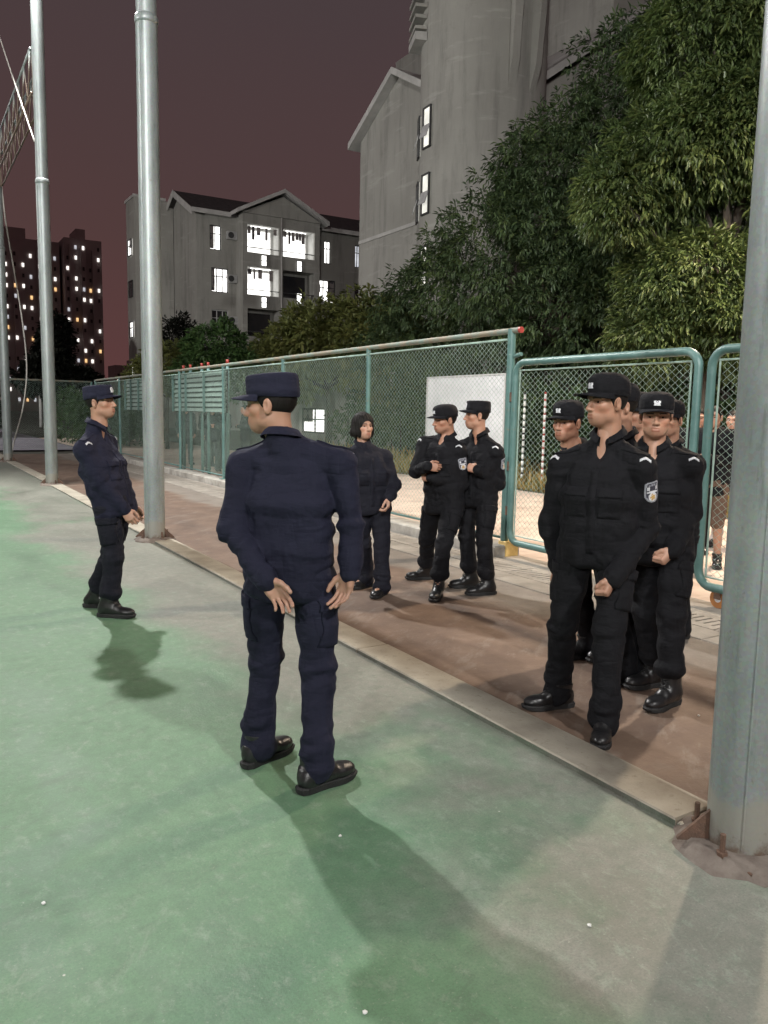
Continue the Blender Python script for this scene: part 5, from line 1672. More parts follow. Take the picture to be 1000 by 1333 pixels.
def build_person(J, label, group=None, jacket='cloth_black', trousers='cloth_black', cap='round', badge=True, female=False,
                 tucked=False, patch=None, mark=True, fine=.0095, seed=1, head_s=(1, 1, 1), bulk=1.0, capmat=None, boots=True,
                 shorts=False, pocket=True, collar=True, skin=(1, 1, 1), hairy=True, visor_tilt=0):
    j = {k: (np.array(v, float) if not isinstance(v[0], str) else (v[0], np.array(v[1], float), np.array(v[2], float))) for k, v in J.items()}
    base = j['base'].copy(); base[2] = 0
    up = np.array([0, 0, 1.0])
    fw = nz_(j['fw']); rt = np.cross(fw, up)
    pel = (j['hipL'] + j['hipR']) / 2; shm = (j['shL'] + j['shR']) / 2
    spine = nz_(shm - pel)
    srt = nz_(j['shR'] - j['shL'])
    B = bulk
    hf = nz_(j['hf']); hr = nz_(np.cross(hf, up)); hu = np.cross(hr, hf)
    hs = np.array(head_s)
    # ---- body (one mesh: torso, limbs, neck, head, hands)
    allp = np.array([j[k] for k in ('head', 'shL', 'shR', 'elL', 'elR', 'wrL', 'wrR', 'hipL', 'hipR', 'knL', 'knR', 'anL', 'anR')])
    f = Field(allp.min(0) - .16, allp.max(0) + .16, .019)
    f.slab(pel - spine * .02, pel + spine * .18, rt, (.120, .085), (.110, .080), 0); f.slab(pel + spine * .18, shm - spine * .10, srt, (.110, .080), (.115, .070), .03)
    f.cone(j['shL'], j['shR'], .036, .036, .02)
    nk = j['head'] - hu * .10 - hf * .025
    f.cone(shm + spine * .0, nk, .055 * (.84 if female else 1), .05 * (.84 if female else 1), .02)
    for s in 'LR':
        f.cone(j['sh' + s], j['el' + s], .036, .032, .015); f.cone(j['el' + s], j['wr' + s], .032, .024, .01)
        f.cone(j['hip' + s], j['kn' + s], .075, .052, .02); f.cone(j['kn' + s], j['an' + s], .052, .035, .015)
        f.cone(j['an' + s] - up * .03, j['an' + s] - up * .04 + nz_(j['toe' + s]) * .12, .035, .028, .01)
    V, F = f.nets()
    Vs = [V - base]; Fs = [F]; Ts = [np.ones((len(V), 4), np.float32)]
    HV, HF, HT = HEAD_F if female else HEAD_M
    R = np.stack([hr, hf, hu], 1)
    Vs.append((HV * hs) @ R.T + j['head'] - base); Fs.append(HF); Ts.append(HT)
    for s in 'LR':
        pose, d, pn = j['hand' + s]
        hv, hF = HANDS[pose]; hv = hv * (.90 if female else .98)
        if s == 'L': hv = hv * np.array([-1, 1, 1]); hF = hF[:, ::-1]
        Y = nz_(d); Z = -nz_(pn - Y * (pn @ Y)); X = np.cross(Y, Z)
        Vs.append(hv @ np.stack([X, Y, Z], 1).T + j['wr' + s] - base); Fs.append(hF); Ts.append(np.ones((len(hv), 4), np.float32) * np.array([1.06, 1.10, 1.16, 1]))
    off = np.cumsum([0] + [len(v) for v in Vs[:-1]])
    T = np.concatenate(Ts); T[:, :3] *= np.array(skin)
    me = mesh_from('person', np.concatenate(Vs), np.concatenate([F_ + o for F_, o in zip(Fs, off)]).astype(np.int32), 'skin', True, None, {'tint': ('FLOAT_COLOR', T)})
    P = link('person', me, None, tuple(base)); tag(P, label, 'person', group)
    # ---- eyes
    for s in (-1, 1):
        mb = MB(); n = 12; V = []; Ff = []
        for i in range(9):
            b_ = PI * i / 8
            for k in range(n): V.append((.0118 * math.sin(b_) * math.cos(2 * PI * k / n), .0118 * math.cos(b_), .0118 * math.sin(b_) * math.sin(2 * PI * k / n)))
        fm = []
        for i in range(8):
            for k in range(n): Ff.append((i * n + k, (i + 1) * n + k, (i + 1) * n + (k + 1) % n, i * n + (k + 1) % n)); fm.append(1 if i < 2 else 0)
        c = j['head'] + R @ (np.array([s * .0305, .0700, -.0015]) * hs)
        me = mesh_from('eye', np.array(V) @ R.T + c - base, Ff, ['eye_white', 'eye_dark'], True, fm)
        link('eye', me, P)
    # ---- hair
    if hairy:
        hv, hF = HAIR_F if female else HAIR_M
        link('hair', mesh_from('hair', (hv * hs) @ R.T + j['head'] - base, hF.astype(np.int32), 'hair', True), P)
    # ---- cap
    if cap:
        (cv, cf), (vv, vf), b0 = CAPS[cap]
        cm = capmat or jacket
        o = link('cap', mesh_from('cap', (np.array(cv) * hs * 1.03) @ R.T + j['head'] - base, cf, cm, True), P)
        link('visor', mesh_from('visor', (np.array(vv) * hs * 1.03) @ R.T + j['head'] - base, vf, cm, True), o)
        if badge:
            bv, bf, bm = badge_mesh(b0)
            bv, bf, bm = thick(bv, bf, bm, (0, 1, 0), .004)
            link('badge', mesh_from('badge', (np.array(bv) * hs * 1.03) @ R.T + j['head'] - base, bf, ['badge_silver', 'patch_dark'], False, bm), o)
    # ---- jacket
    hem = pel - spine * .085
    wst = pel + spine * .11; che = shm - spine * .16; yk = shm - spine * .015
    pts = np.array([hem, shm, j['shL'], j['shR'], j['elL'], j['elR'], j['wrL'], j['wrR'], j['neck']])
    f = Field(pts.min(0) - .26, pts.max(0) + .16, fine)
    f.slab(hem, wst, rt, (.182 * B, .122 * B), (.182 * B, .124 * B), 0)
    f.slab(wst, che, nz_(rt + srt), (.182 * B, .124 * B), (.190 * B, .132 * B), .03)
    f.slab(che, yk, srt, (.190 * B, .134 * B), (.150 * B, .092 * B), .04)
    if female: 
        for s in (-1, 1): f.ell(che + fw * .085 + rt * s * .07 - spine * .02, (.06, .06, .055), .05)
    nb = nk - hu * .035
    for s in 'LR':
        f.cone(shm * .46 + nk * .54 - hf * .016, j['sh' + s] - spine * .006, .052, .058 * B, .035)
        f.cone(j['sh' + s], j['el' + s], .064 * B, .053 * B, .022)
    for s in 'LR':
        wr = j['wr' + s]; el = j['el' + s]; cu = wr + nz_(wr - el) * .020
        f.cone(el, cu - nz_(wr - el) * .050, .052 * B, .043 * B, .018)
        f.cone(cu - nz_(wr - el) * .050, cu - nz_(wr - el) * .012, .042 * B, .041 * B, .010)
    # neck band behind and two lapels meeting in a shallow V in front
    f.cone(shm - fw * .03, shm * .28 + nk * .72 - fw * .024 - hf * .004, .062, .056 * (.86 if female else 1), .02)
    for sg in (-1, 1):
        f.cone(shm * .40 + nk * .60 + rt * sg * .050 * (.85 if female else 1) - fw * .004, shm + fw * .078 + rt * sg * .018 - spine * .062, .026, .032, .018)
        f.cone(shm + rt * sg * .06 + fw * .03 - spine * .01, shm + rt * sg * .07 + fw * .06 - spine * .07, .045, .05, .03)
    V, F = f.nets(); V = relax(V, F, 2, .4)
    bones = [(hem, shm, [(0.03, .005, .14), (.30, .004, .2)], .0028, 'long')]
    for s in 'LR':
        bones += [(j['sh' + s], j['el' + s], [(0.1, .004, .18), (1.0, .007, .25)], .0032, 'ring'), (j['el' + s], j['wr' + s], [(0, .007, .28), (.8, .006, .22)], .0035, 'ring')]
    V = folds(V, F, bones, seed, 2.1)
    jme = mesh_from('jacket', V - base, F.astype(np.int32), jacket, True)
    jk = link('jacket', jme, P)
    bvh = BVHTree.FromPolygons([tuple(v) for v in V], [tuple(int(i) for i in q) for q in F])
    # ---- collar: folded band open at the throat
    if collar:
        n = 30; CV = []; CF = []
        cb = shm * .22 + nk * .78 - hf * .006
        for (off_, rr_, hh) in ((-.034, 1.12, 0), (.012, 1.02, 0), (.016, 1.13, 0), (-.016, 1.46, 0)):
            for k in range(n + 1):
                a = rad(-72 - 18 + (360 - 36) * k / n) if False else rad(108 + 324 * k / n)
                cx_, cy_ = math.cos(a), math.sin(a)
                dirv = rt * cx_ + fw * cy_
                open_ = max(0, cy_)
                p = cb + (rt * cx_ * .064 + fw * cy_ * .066) * rr_ * (.88 if female else 1.0) + up * (off_ + .010 - .018 * cy_ - .034 * open_ ** 2)
                CV.append(p - base)
        m = n + 1
        for i in range(3):
            for k in range(n): CF.append((i * m + k, i * m + k + 1, (i + 1) * m + k + 1, (i + 1) * m + k))
        link('collar', mesh_from('collar', CV, CF, jacket, True), jk)
        # placket down the front
        decal(bvh, base, jk, 'placket', (che + wst) / 2 + fw * .13, fw, up, .036, .42, lambda u, v: 0, [jacket], 2, 16, .0025)
        for s in (-1, 1):
            decal(bvh, base, jk, 'chest_pocket', che + fw * .12 + rt * s * .085 - spine * .03, fw + rt * s * .25, up, .115, .125, lambda u, v: 0, [jacket], 8, 8, .0022, 0, .004)
            decal(bvh, base, jk, 'pocket_flap', che + fw * .12 + rt * s * .085 + spine * .035, fw + rt * s * .25, up, .125, .045, lambda u, v: 0, [jacket], 8, 4, .0055, 0, .004)
    # ---- insignia
    for s in 'LR':
        sg = 1 if s == 'R' else -1
        ua = nz_(j['el' + s] - j['sh' + s]); c = j['sh' + s] + ua * .115
        if patch and s in patch:
            tow = nz_(patch[s] if isinstance(patch, dict) else rt * sg)
            tow = nz_(tow - ua * (tow @ ua))
            decal(bvh, base, jk, 'sleeve_patch', c + tow * .055, tow, -ua, .088, .105, shield_design, ['patch_grey', 'patch_dark', 'badge_silver', 'patch_gold'], 26, 30, .003)
        if mark:
            # shoulder strap with a pale chevron
            tow = nz_(up * .62 + rt * sg * .42 + fw * .12)
            out = nz_(rt * sg - tow * ((rt * sg) @ tow))
            sd = j['sh' + s] * .62 + (yk + spine * .04) * .38
            decal(bvh, base, jk, 'shoulder_strap', sd + tow * .05, tow, out, .05, .13, lambda u, v: 0, [jacket], 6, 12, .006, 0, .004)
            def chev(u, v):
                w = v - .30 + .30 * abs(u)
                return 0 if .18 < w < .46 else None
            tw2 = nz_(up * .50 + rt * sg * .45 + fw * .62); ot2 = nz_(rt * sg - tw2 * ((rt * sg) @ tw2))
            decal(bvh, base, jk, 'rank_chevron', j['sh' + s] + tw2 * .05 - ot2 * .012, tw2, nz_(up - fw * .3), .054, .050, chev, ['badge_silver'], 16, 16, .006, 0, .003)
    # ---- trousers
    pts = np.array([pel, j['hipL'], j['hipR'], j['knL'], j['knR'], j['anL'], j['anR']])
    f = Field(pts.min(0) - np.array([.17, .17, .10]), pts.max(0) + .19, fine * 1.05)
    f.slab(pel - spine * .03, pel + spine * .10, rt, (.166 * B, .122 * B), (.158 * B, .118 * B), 0)
    for s in 'LR':
        sg = 1 if s == 'R' else -1
        hp, kn, an = j['hip' + s], j['kn' + s], j['an' + s]
        mid = hp * .45 + kn * .55
        f.cone(hp - up * .02, mid, .093 * B, .081 * B, .022); f.cone(mid, kn, .081 * B, .068 * B, .02)
        if shorts: continue
        sh = an - kn; L = np.linalg.norm(sh); u = sh / L
        if tucked:
            e = kn + u * (L - .115)
            f.cone(kn, e, .068 * B, .068 * B, .02); f.ell(e - u * .005, (.072, .074, .05), .02)
        else:
            e = an - up * .012
            f.cone(kn, an + up * .10, .068 * B, .062 * B, .02); f.cone(an + up * .10, e, .062 * B, .061 * B, .02)
            f.cone(e + nz_(j['toe' + s]) * .012, e, .060, .060, .02)
    V, F = f.nets(); V = relax(V, F, 2, .4)
    bones = [(pel + spine * .1, pel - spine * .08, [(1, .004, .5)], .002, 'ring')]
    for s in 'LR':
        bones += [(j['hip' + s], j['kn' + s], [(0, .005, .25), (1.0, .007, .2)], .0032, 'ring'), (j['kn' + s], j['an' + s], [(0, .006, .22), (.92, .0095, .28)], .0040, 'ring')]
    V = folds(V, F, bones, seed + 5, 2.0)
    tr = link('trousers', mesh_from('trousers', V - base, F.astype(np.int32), trousers, True), P)
    if pocket and not shorts:
        bt_ = BVHTree.FromPolygons([tuple(v) for v in V], [tuple(int(i) for i in q) for q in F])
        for s in 'LR':
            sg = 1 if s == 'R' else -1
            hp, kn = j['hip' + s], j['kn' + s]; ua = nz_(kn - hp); c = hp + (kn - hp) * .50
            out = nz_(rt * sg - ua * ((rt * sg) @ ua))
            def bag(u, v): return 0
            o = decal(bt_, base, tr, 'cargo_pocket', c + out * .09, out, -ua, .15, .20, bag, [trousers], 10, 12, .011, 0, .012)
            if o: 
                decal(bt_, base, o, 'pocket_flap', c + out * .09 - ua * .078, out, -ua, .165, .055, bag, [trousers], 10, 4, .016, 0, .006)
    # ---- boots
    for s in 'LR':
        an = j['an' + s]; Y = nz_(j['toe' + s]); Y[2] = 0; Y = nz_(Y); X = np.cross(Y, up)
        g = np.array([an[0], an[1], 0.001])
        sc_ = .98 if not female else .88
        shin = nz_(j['kn' + s] - an); sh = shin / max(shin[2], .5)
        Rb = np.stack([X, Y, up], 1)
        def place(Vb):
            Vb = np.array(Vb, float) * sc_
            W = Vb @ Rb.T
            return W + np.outer(np.maximum(Vb[:, 2] - .06, 0), np.array([sh[0], sh[1], 0])) + g - base
        bv = BOOT[0].copy()
        if not tucked: bv[:, 2] = np.where(bv[:, 2] > .10, .10 + (bv[:, 2] - .10) * .35, bv[:, 2])
        o = link('boot', mesh_from('boot', place(bv), BOOT[1].astype(np.int32), 'leather', True), P)
        link('sole', mesh_from('sole', place(SOLE[0]), SOLE[1], 'sole_rubber'), o)
        if tucked or fine < .009: link('laces', mesh_from('laces', place(LACES.v), LACES.f, 'sole_rubber'), o)
    return P

PP = json.loads('''{"A": {"base": [1.4, 3.087, 0.0], "head": [1.331, 3.129, 1.605], "hf": [-0.729, 0.683, -0.052], "neck": [1.416, 3.077, 1.482], "shL": [1.243, 3.216, 1.35], "shR": [1.568, 2.952, 1.37], "hipL": [1.315, 3.156, 0.903], "hipR": [1.478, 3.023, 0.903], "elL": [1.167, 3.158, 1.082], "wrL": [1.238, 2.963, 0.903], "elR": [1.603, 2.918, 1.127], "wrR": [1.574, 2.865, 0.923], "anL": [1.316, 3.23, 0.09], "toeL": [0.935, 0.356, 0.0], "knL": [1.348, 3.225, 0.487], "anR": [1.432, 2.88, 0.09], "toeR": [0.982, 0.188, 0.0], "knR": [1.488, 2.979, 0.477], "handL": ["open", [0.46, -0.456, -0.762], [-0.634, -0.764, 0.118]], "handR": ["open", [-0.26, 0.098, -0.961], [-0.911, -0.412, 0.0]], "fw": [0.631, 0.775, 0.0]}, "B": {"base": [1.284, 6.265, 0.0], "head": [1.29, 6.262, 1.617], "hf": [0.747, -0.653, 0.122], "neck": [1.252, 6.285, 1.456], "shL": [1.372, 6.428, 1.303], "shR": [1.137, 6.139, 1.278], "hipL": [1.422, 6.292, 0.867], "hipR": [1.302, 6.145, 0.867], "elL": [1.391, 6.395, 1.021], "wrL": [1.517, 6.339, 0.819], "elR": [1.246, 6.09, 1.021], "wrR": [1.393, 6.031, 0.833], "anL": [1.258, 6.51, 0.09], "toeL": [0.807, -0.59, 0.0], "knL": [1.371, 6.379, 0.452], "anR": [1.293, 6.151, 0.09], "toeR": [0.786, -0.618, 0.0], "knR": [1.33, 6.121, 0.466], "handL": ["relax", [0.562, -0.224, -0.796], [-0.333, -0.923, -0.192]], "handR": ["relax", [0.454, -0.274, -0.848], [0.507, 0.839, -0.196]], "fw": [0.775, -0.631, 0.0]}, "C": {"base": [3.513, 6.027, 0.0], "head": [3.442, 6.069, 1.461], "hf": [-0.02, -0.999, 0.035], "neck": [3.45, 6.064, 1.295], "shL": [3.626, 6.007, 1.2], "shR": [3.317, 6.097, 1.207], "hipL": [3.59, 6.007, 0.814], "hipR": [3.417, 6.057, 0.814], "elL": [3.689, 5.941, 0.949], "wrL": [3.547, 5.783, 0.862], "elR": [3.232, 6.114, 0.954], "wrR": [3.248, 6.074, 0.729], "anL": [3.523, 5.843, 0.09], "toeL": [-0.831, -0.557, -0.0], "knL": [3.539, 5.886, 0.451], "anR": [3.558, 6.187, 0.09], "toeR": [-0.971, -0.239, -0.0], "knR": [3.471, 6.089, 0.431], "handL": ["relax", [-0.225, -0.091, -0.97], [-0.738, 0.675, 0.0]], "handR": ["relax", [-0.017, -0.218, -0.976], [0.941, -0.339, 0.0]], "fw": [-0.278, -0.961, 0.0]}, "D": {"base": [4.039, 5.879, 0.0], "head": [4.13, 5.823, 1.526], "hf": [-0.995, 0.072, -0.07], "neck": [4.129, 5.824, 1.343], "shL": [4.191, 5.678, 1.267], "shR": [4.033, 5.99, 1.308], "hipL": [4.187, 5.731, 0.814], "hipR": [4.101, 5.9, 0.814], "elL": [4.255, 5.69, 0.967], "wrL": [3.958, 5.753, 1.024], "elR": [3.902, 5.926, 1.067], "wrR": [3.87, 5.7, 1.13], "anL": [3.912, 5.549, 0.09], "toeL": [-0.721, -0.693, -0.0], "knL": [4.011, 5.617, 0.459], "anR": [4.262, 6.245, 0.09], "toeR": [-0.961, 0.278, -0.0], "knR": [4.142, 6.07, 0.428], "handL": ["fist", [-0.466, 0.881, 0.085], [0.507, 0.839, -0.196]], "handR": ["relax", [0.917, -0.382, -0.118], [0.515, 0.852, -0.1]], "fw": [-0.892, -0.452, -0.0]}, "E": {"base": [4.438, 5.69, 0.0], "head": [4.401, 5.713, 1.572], "hf": [-0.919, 0.393, 0.035], "neck": [4.413, 5.706, 1.388], "shL": [4.481, 5.519, 1.264], "shR": [4.373, 5.876, 1.285], "hipL": [4.46, 5.603, 0.867], "hipR": [4.405, 5.785, 0.867], "elL": [4.57, 5.564, 0.969], "wrL": [4.298, 5.542, 1.1], "elR": [4.293, 5.778, 1.014], "wrR": [4.395, 5.599, 1.053], "anL": [4.378, 5.459, 0.09], "toeL": [-0.981, 0.193, -0.0], "knL": [4.375, 5.522, 0.473], "anR": [4.425, 5.767, 0.09], "toeR": [-0.974, 0.228, -0.0], "knR": [4.373, 5.768, 0.466], "handL": ["fist", [-0.516, 0.817, 0.259], [0.507, 0.839, -0.196]], "handR": ["fist", [0.996, -0.003, 0.085], [0.515, 0.852, -0.1]], "fw": [-0.957, -0.29, -0.0]}, "F": {"base": [2.965, 2.917, 0.0], "head": [3.029, 2.879, 1.652], "hf": [-0.992, 0.125, 0.017], "neck": [3.037, 2.874, 1.476], "shL": [3.113, 2.7, 1.34], "shR": [2.927, 3.069, 1.332], "hipL": [3.069, 2.789, 0.938], "hipR": [2.974, 2.977, 0.938], "elL": [3.188, 2.724, 1.02], "wrL": [2.919, 2.671, 0.81], "elR": [2.908, 3.116, 0.983], "wrR": [2.968, 3.103, 0.783], "anL": [2.927, 2.692, 0.09], "toeL": [-0.779, -0.627, -0.0], "knL": [2.955, 2.717, 0.511], "anR": [3.007, 3.099, 0.09], "toeR": [-0.961, 0.278, -0.0], "knR": [2.946, 3.026, 0.497], "handL": ["fist", [-0.476, 0.06, -0.877], [-0.338, 0.919, 0.204]], "handR": ["fist", [-0.085, 0.051, -0.995], [0.971, 0.239, 0.0]], "fw": [-0.892, -0.452, -0.0]}, "G": {"base": [3.674, 3.014, 0.0], "head": [3.604, 3.056, 1.585], "hf": [-0.745, -0.667, 0.0], "neck": [3.626, 3.042, 1.428], "shL": [3.711, 2.897, 1.322], "shR": [3.499, 3.213, 1.313], "hipL": [3.707, 2.947, 0.885], "hipR": [3.601, 3.104, 0.885], "elL": [3.781, 2.925, 1.053], "wrL": [3.558, 2.85, 0.867], "elR": [3.491, 3.17, 1.026], "wrR": [3.48, 3.119, 0.782], "anL": [3.575, 2.825, 0.09], "toeL": [-0.993, -0.119, -0.0], "knL": [3.6, 2.864, 0.485], "anR": [3.759, 3.086, 0.09], "toeR": [-0.987, 0.159, -0.0], "knR": [3.643, 3.076, 0.468], "handL": ["fist", [-0.696, 0.189, -0.693], [-0.156, 0.938, 0.309]], "handR": ["fist", [0.0, -0.0, -1.0], [0.968, -0.25, 0.0]], "fw": [-0.831, -0.557, -0.0]}, "H": {"base": [3.883, 3.687, 0.0], "head": [3.671, 3.815, 1.541], "hf": [-0.982, -0.188, -0.035], "neck": [3.731, 3.779, 1.414], "shL": [3.892, 3.559, 1.259], "shR": [3.743, 3.896, 1.27], "hipL": [3.874, 3.629, 0.858], "hipR": [3.797, 3.803, 0.858], "elL": [3.856, 3.549, 0.98], "wrL": [3.791, 3.562, 0.747], "elR": [3.737, 3.856, 0.991], "wrR": [3.726, 3.814, 0.753], "anL": [3.933, 3.56, 0.09], "toeL": [-0.981, 0.193, -0.0], "knL": [3.863, 3.582, 0.461], "anR": [3.821, 3.696, 0.09], "toeR": [-0.981, 0.193, -0.0], "knR": [3.768, 3.736, 0.463], "handL": ["fist", [0.0, -0.0, -1.0], [-0.856, 0.517, 0.0]], "handR": ["relax", [-0.051, -0.085, -0.995], [0.856, -0.517, 0.0]], "fw": [-0.915, -0.404, -0.0]}, "I": {"base": [3.796, 3.289, 0.0], "head": [3.654, 3.375, 1.644], "hf": [-0.945, 0.328, 0.0], "neck": [3.687, 3.355, 1.441], "shL": [3.724, 3.177, 1.294], "shR": [3.634, 3.543, 1.294], "hipL": [3.744, 3.242, 0.876], "hipR": [3.698, 3.427, 0.876], "elL": [3.773, 3.202, 1.012], "wrL": [3.724, 3.197, 0.769], "elR": [3.629, 3.499, 1.01], "wrR": [3.622, 3.447, 0.768], "anL": [3.792, 3.268, 0.09], "toeL": [-1.0, 0.02, -0.0], "knL": [3.726, 3.248, 0.468], "anR": [3.639, 3.214, 0.09], "toeR": [-0.981, 0.193, -0.0], "knR": [3.624, 3.312, 0.476], "handL": ["fist", [0.0, -0.0, -1.0], [-0.856, 0.517, 0.0]], "handR": ["fist", [0.0, -0.0, -1.0], [0.856, -0.517, 0.0]], "fw": [-0.971, -0.239, -0.0]}, "J": {"base": [4.226, 3.644, -0.0], "head": [4.163, 3.682, 1.604], "hf": [-0.981, 0.193, 0.0], "neck": [4.189, 3.667, 1.428], "shL": [4.23, 3.488, 1.288], "shR": [4.141, 3.849, 1.277], "hipL": [4.237, 3.559, 0.867], "hipR": [4.191, 3.744, 0.867], "elL": [4.251, 3.487, 1.005], "wrL": [4.21, 3.48, 0.763], "elR": [4.134, 3.813, 0.996], "wrR": [4.126, 3.765, 0.755], "anL": [4.221, 3.57, 0.09], "toeL": [-1.0, 0.02, -0.0], "knL": [4.187, 3.557, 0.468], "anR": [4.142, 3.652, 0.09], "toeR": [-0.981, 0.193, -0.0], "knR": [4.124, 3.691, 0.47], "handL": ["fist", [0.0, -0.0, -1.0], [-0.856, 0.517, 0.0]], "handR": ["fist", [0.0, -0.0, -1.0], [0.856, -0.517, 0.0]], "fw": [-0.971, -0.239, -0.0]}, "K": {"base": [4.775, 3.742, 0.0], "head": [4.648, 3.819, 1.567], "hf": [-0.971, -0.239, 0.0], "neck": [4.657, 3.814, 1.399], "shL": [4.733, 3.644, 1.263], "shR": [4.584, 3.982, 1.263], "hipL": [4.73, 3.706, 0.858], "hipR": [4.653, 3.88, 0.858], "elL": [4.74, 3.679, 0.984], "wrL": [4.68, 3.651, 0.75], "elR": [4.589, 3.932, 0.986], "wrR": [4.586, 3.884, 0.748], "anL": [4.743, 3.696, 0.09], "toeL": [-1.0, 0.02, -0.0], "knL": [4.696, 3.688, 0.462], "anR": [4.646, 3.745, 0.09], "toeR": [-1.0, 0.02, -0.0], "knR": [4.609, 3.798, 0.465], "handL": ["fist", [0.0, -0.0, -1.0], [-0.856, 0.517, 0.0]], "handR": ["fist", [0.0, -0.0, -1.0], [0.856, -0.517, 0.0]], "fw": [-0.915, -0.404, -0.0]}}''')
def rel(name, k): return np.array(PP[name][k])
camd = np.array([-math.sin(YAW), -math.cos(YAW), 0]); imr = np.array([math.cos(YAW), -math.sin(YAW), 0]); UP = np.array([0, 0, 1.0])
UNI = 'people in dark uniforms'
build_person(PP['A'], 'person in navy uniform and flat cap seen from behind, hands open at the back', UNI, 'cloth_navy', 'cloth_navy', 'flat', badge=False, seed=3, fine=.0085, bulk=.98, mark=True)
build_person(PP['B'], 'person in navy uniform leaning back beside the poles, seen from the side', UNI, 'cloth_navy', 'cloth_dusk', 'flat', badge=True, seed=8, tucked=True, bulk=1.04)
build_person(PP['C'], 'bareheaded person with black bobbed hair in dark uniform', UNI, 'cloth_dusk', 'cloth_dusk', None, female=True, seed=12, bulk=.97, skin=(1.12, 1.14, 1.16), head_s=(.95, .95, .95), mark=False, pocket=False)
build_person(PP['D'], 'person in black cap with arms folded, sleeve patch showing, next to the bobbed-hair person', UNI, 'cloth_black', 'cloth_black', 'round', seed=15, tucked=True, patch={'L': camd + imr * .25}, bulk=.98, head_s=(1.04, 1.02, .97), skin=(.9, .85, .82))
build_person(PP['E'], 'person with folded arms and flat-topped cap standing right beside the gate post', UNI, 'cloth_black', 'cloth_black', 'flat', seed=19, tucked=True, patch={'L': camd * .6 + imr}, bulk=.96, head_s=(.96, .98, 1.03), skin=(1.05, 1.02, 1.0))
build_person(PP['F'], 'tall person in black uniform nearest the gate, looking left with fist closed', UNI, 'cloth_black', 'cloth_black', 'round', seed=23, fine=.0085, bulk=1.01, skin=(.94, .92, .9), patch={'L': camd * .9 + imr * .35}, head_s=(.98, 1.0, 1.02))
build_person(PP['G'], 'person in black uniform facing the camera just behind the tall one', UNI, 'cloth_black', 'cloth_black', 'round', seed=27, fine=.0085, tucked=True, head_s=(1.05, 1, .97), skin=(1.06, 1.06, 1.05))
build_person(PP['H'], 'person whose capped head shows over the tall one\'s shoulder on the left', UNI, 'cloth_black', 'cloth_black', 'round', seed=31, fine=.011, head_s=(1.02, .98, 1.0), skin=(.98, .92, .9))
build_person(PP['I'], 'person hidden right behind the tall one, only cap, ear and boots showing', UNI, 'cloth_black', 'cloth_black', 'round', badge=False, seed=35, fine=.012)
build_person(PP['J'], 'person mostly hidden between the tall one and the one facing the camera', UNI, 'cloth_black', 'cloth_black', 'round', badge=False, seed=39, fine=.012)
build_person(PP['K'], 'person hidden behind the camera-facing one, cheek and ear showing', UNI, 'cloth_black', 'cloth_black', 'round', badge=False, seed=43, fine=.012)

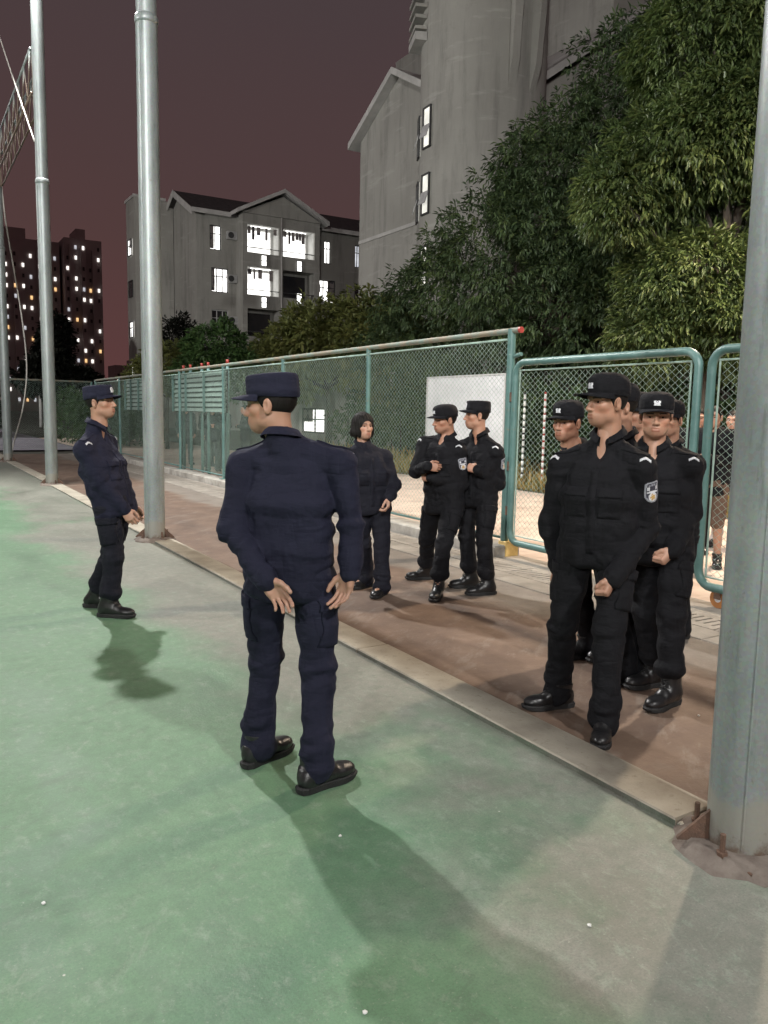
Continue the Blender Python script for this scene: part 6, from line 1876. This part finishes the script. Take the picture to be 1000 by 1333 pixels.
def standing(x, y, phi, S=1.0, lean=0.0, arms='down'):
    """joints of a person standing at x,y facing world angle phi (0 = +Y, clockwise)"""
    fw = np.array([math.sin(phi), math.cos(phi), 0]); rt = np.cross(fw, UP); b = np.array([x, y, 0.])
    P = lambda r_, f_, z: list(b + rt * r_ * S + fw * f_ * S + UP * z * S)
    d = {'base': list(b), 'fw': list(fw), 'hf': list(fw), 'head': P(0, .03, 1.60), 'neck': P(0, 0, 1.47)}
    for s, sg in (('L', -1), ('R', 1)):
        d['sh' + s] = P(.19 * sg, -.01, 1.42); d['hip' + s] = P(.095 * sg, 0, .89)
        d['kn' + s] = P(.11 * sg, .03, .49); d['an' + s] = P(.12 * sg, -.02, .09); d['an' + s][2] = .09; d['toe' + s] = list(nz_(fw + rt * sg * .3))
        if arms == 'down' or (arms == 'one' and s == 'L'):
            d['el' + s] = P(.235 * sg, -.03, 1.14); d['wr' + s] = P(.235 * sg, .06, .90); d['hand' + s] = ['relax', list(nz_(-UP + fw * .2)), list(-rt * sg)]
        else:
            d['el' + s] = P(.23 * sg, .0, 1.15); d['wr' + s] = P(.06 * sg, .22, 1.16); d['hand' + s] = ['relax', list(nz_(-rt * sg + fw * .3)), list(-fw)]
    return d
OUT = 'people outside the fence'
o1 = build_person(standing(7.4, 5.5, rad(250), 1.0, arms='fold'), 'bareheaded person in a black top behind the right gate, bare-legged', OUT, 'cloth_black', 'cloth_brown', None, seed=51, fine=.013, mark=False, collar=False, pocket=False, shorts=True)
o2 = build_person(standing(8.0, 6.16, rad(235), .99), 'bareheaded person seen in the gap between the two gates', OUT, 'cloth_black', 'cloth_black', None, seed=55, fine=.013, mark=False, collar=False, pocket=False)
o3 = build_person(standing(8.7, 6.19, rad(250), .98), 'bareheaded person in dark top behind the right gate, farthest right', OUT, 'cloth_dusk', 'cloth_pale', None, seed=57, fine=.013, mark=False, collar=False, pocket=False)
# far group beyond the slatted board: copies with their parts
g0 = build_person(standing(7.0, 22.6, rad(190), 1.0), 'person in slate clothes beyond the far fence, left end of the row', OUT, 'cloth_slate', 'cloth_slate', 'round', badge=False, seed=61, fine=.016, mark=False, collar=False, pocket=False)
g1_ = build_person(standing(7.4, 20.6, rad(250), 1.0, arms='fold'), 'person with folded arms beyond the far fence below the slatted board', OUT, 'cloth_dusk', 'cloth_slate', None, seed=63, fine=.016, mark=False, collar=False, pocket=False)
def copy_tree(o, parent=None):
    c = o.copy(); COL.objects.link(c); c.parent = parent
    for ch in list(o.children): copy_tree(ch, c)
    return c
for src, x, y, rz, lab in ((g0, 7.3, 21.6, .5, 'second slate-clothed person from the left beyond the far fence'), (g1_, 7.75, 19.9, -.4, 'person beyond the far fence at the right end of the slatted board'),
                           (g0, 7.95, 18.9, 1.2, 'person beyond the fence just left of the flat-capped man\'s face'), (g1_, 6.85, 19.9, .9, 'person close behind the fence, centre of the far row')):
    c = copy_tree(src); c.location = (x, y, 0); c.rotation_euler.z = rz; c['label'] = lab
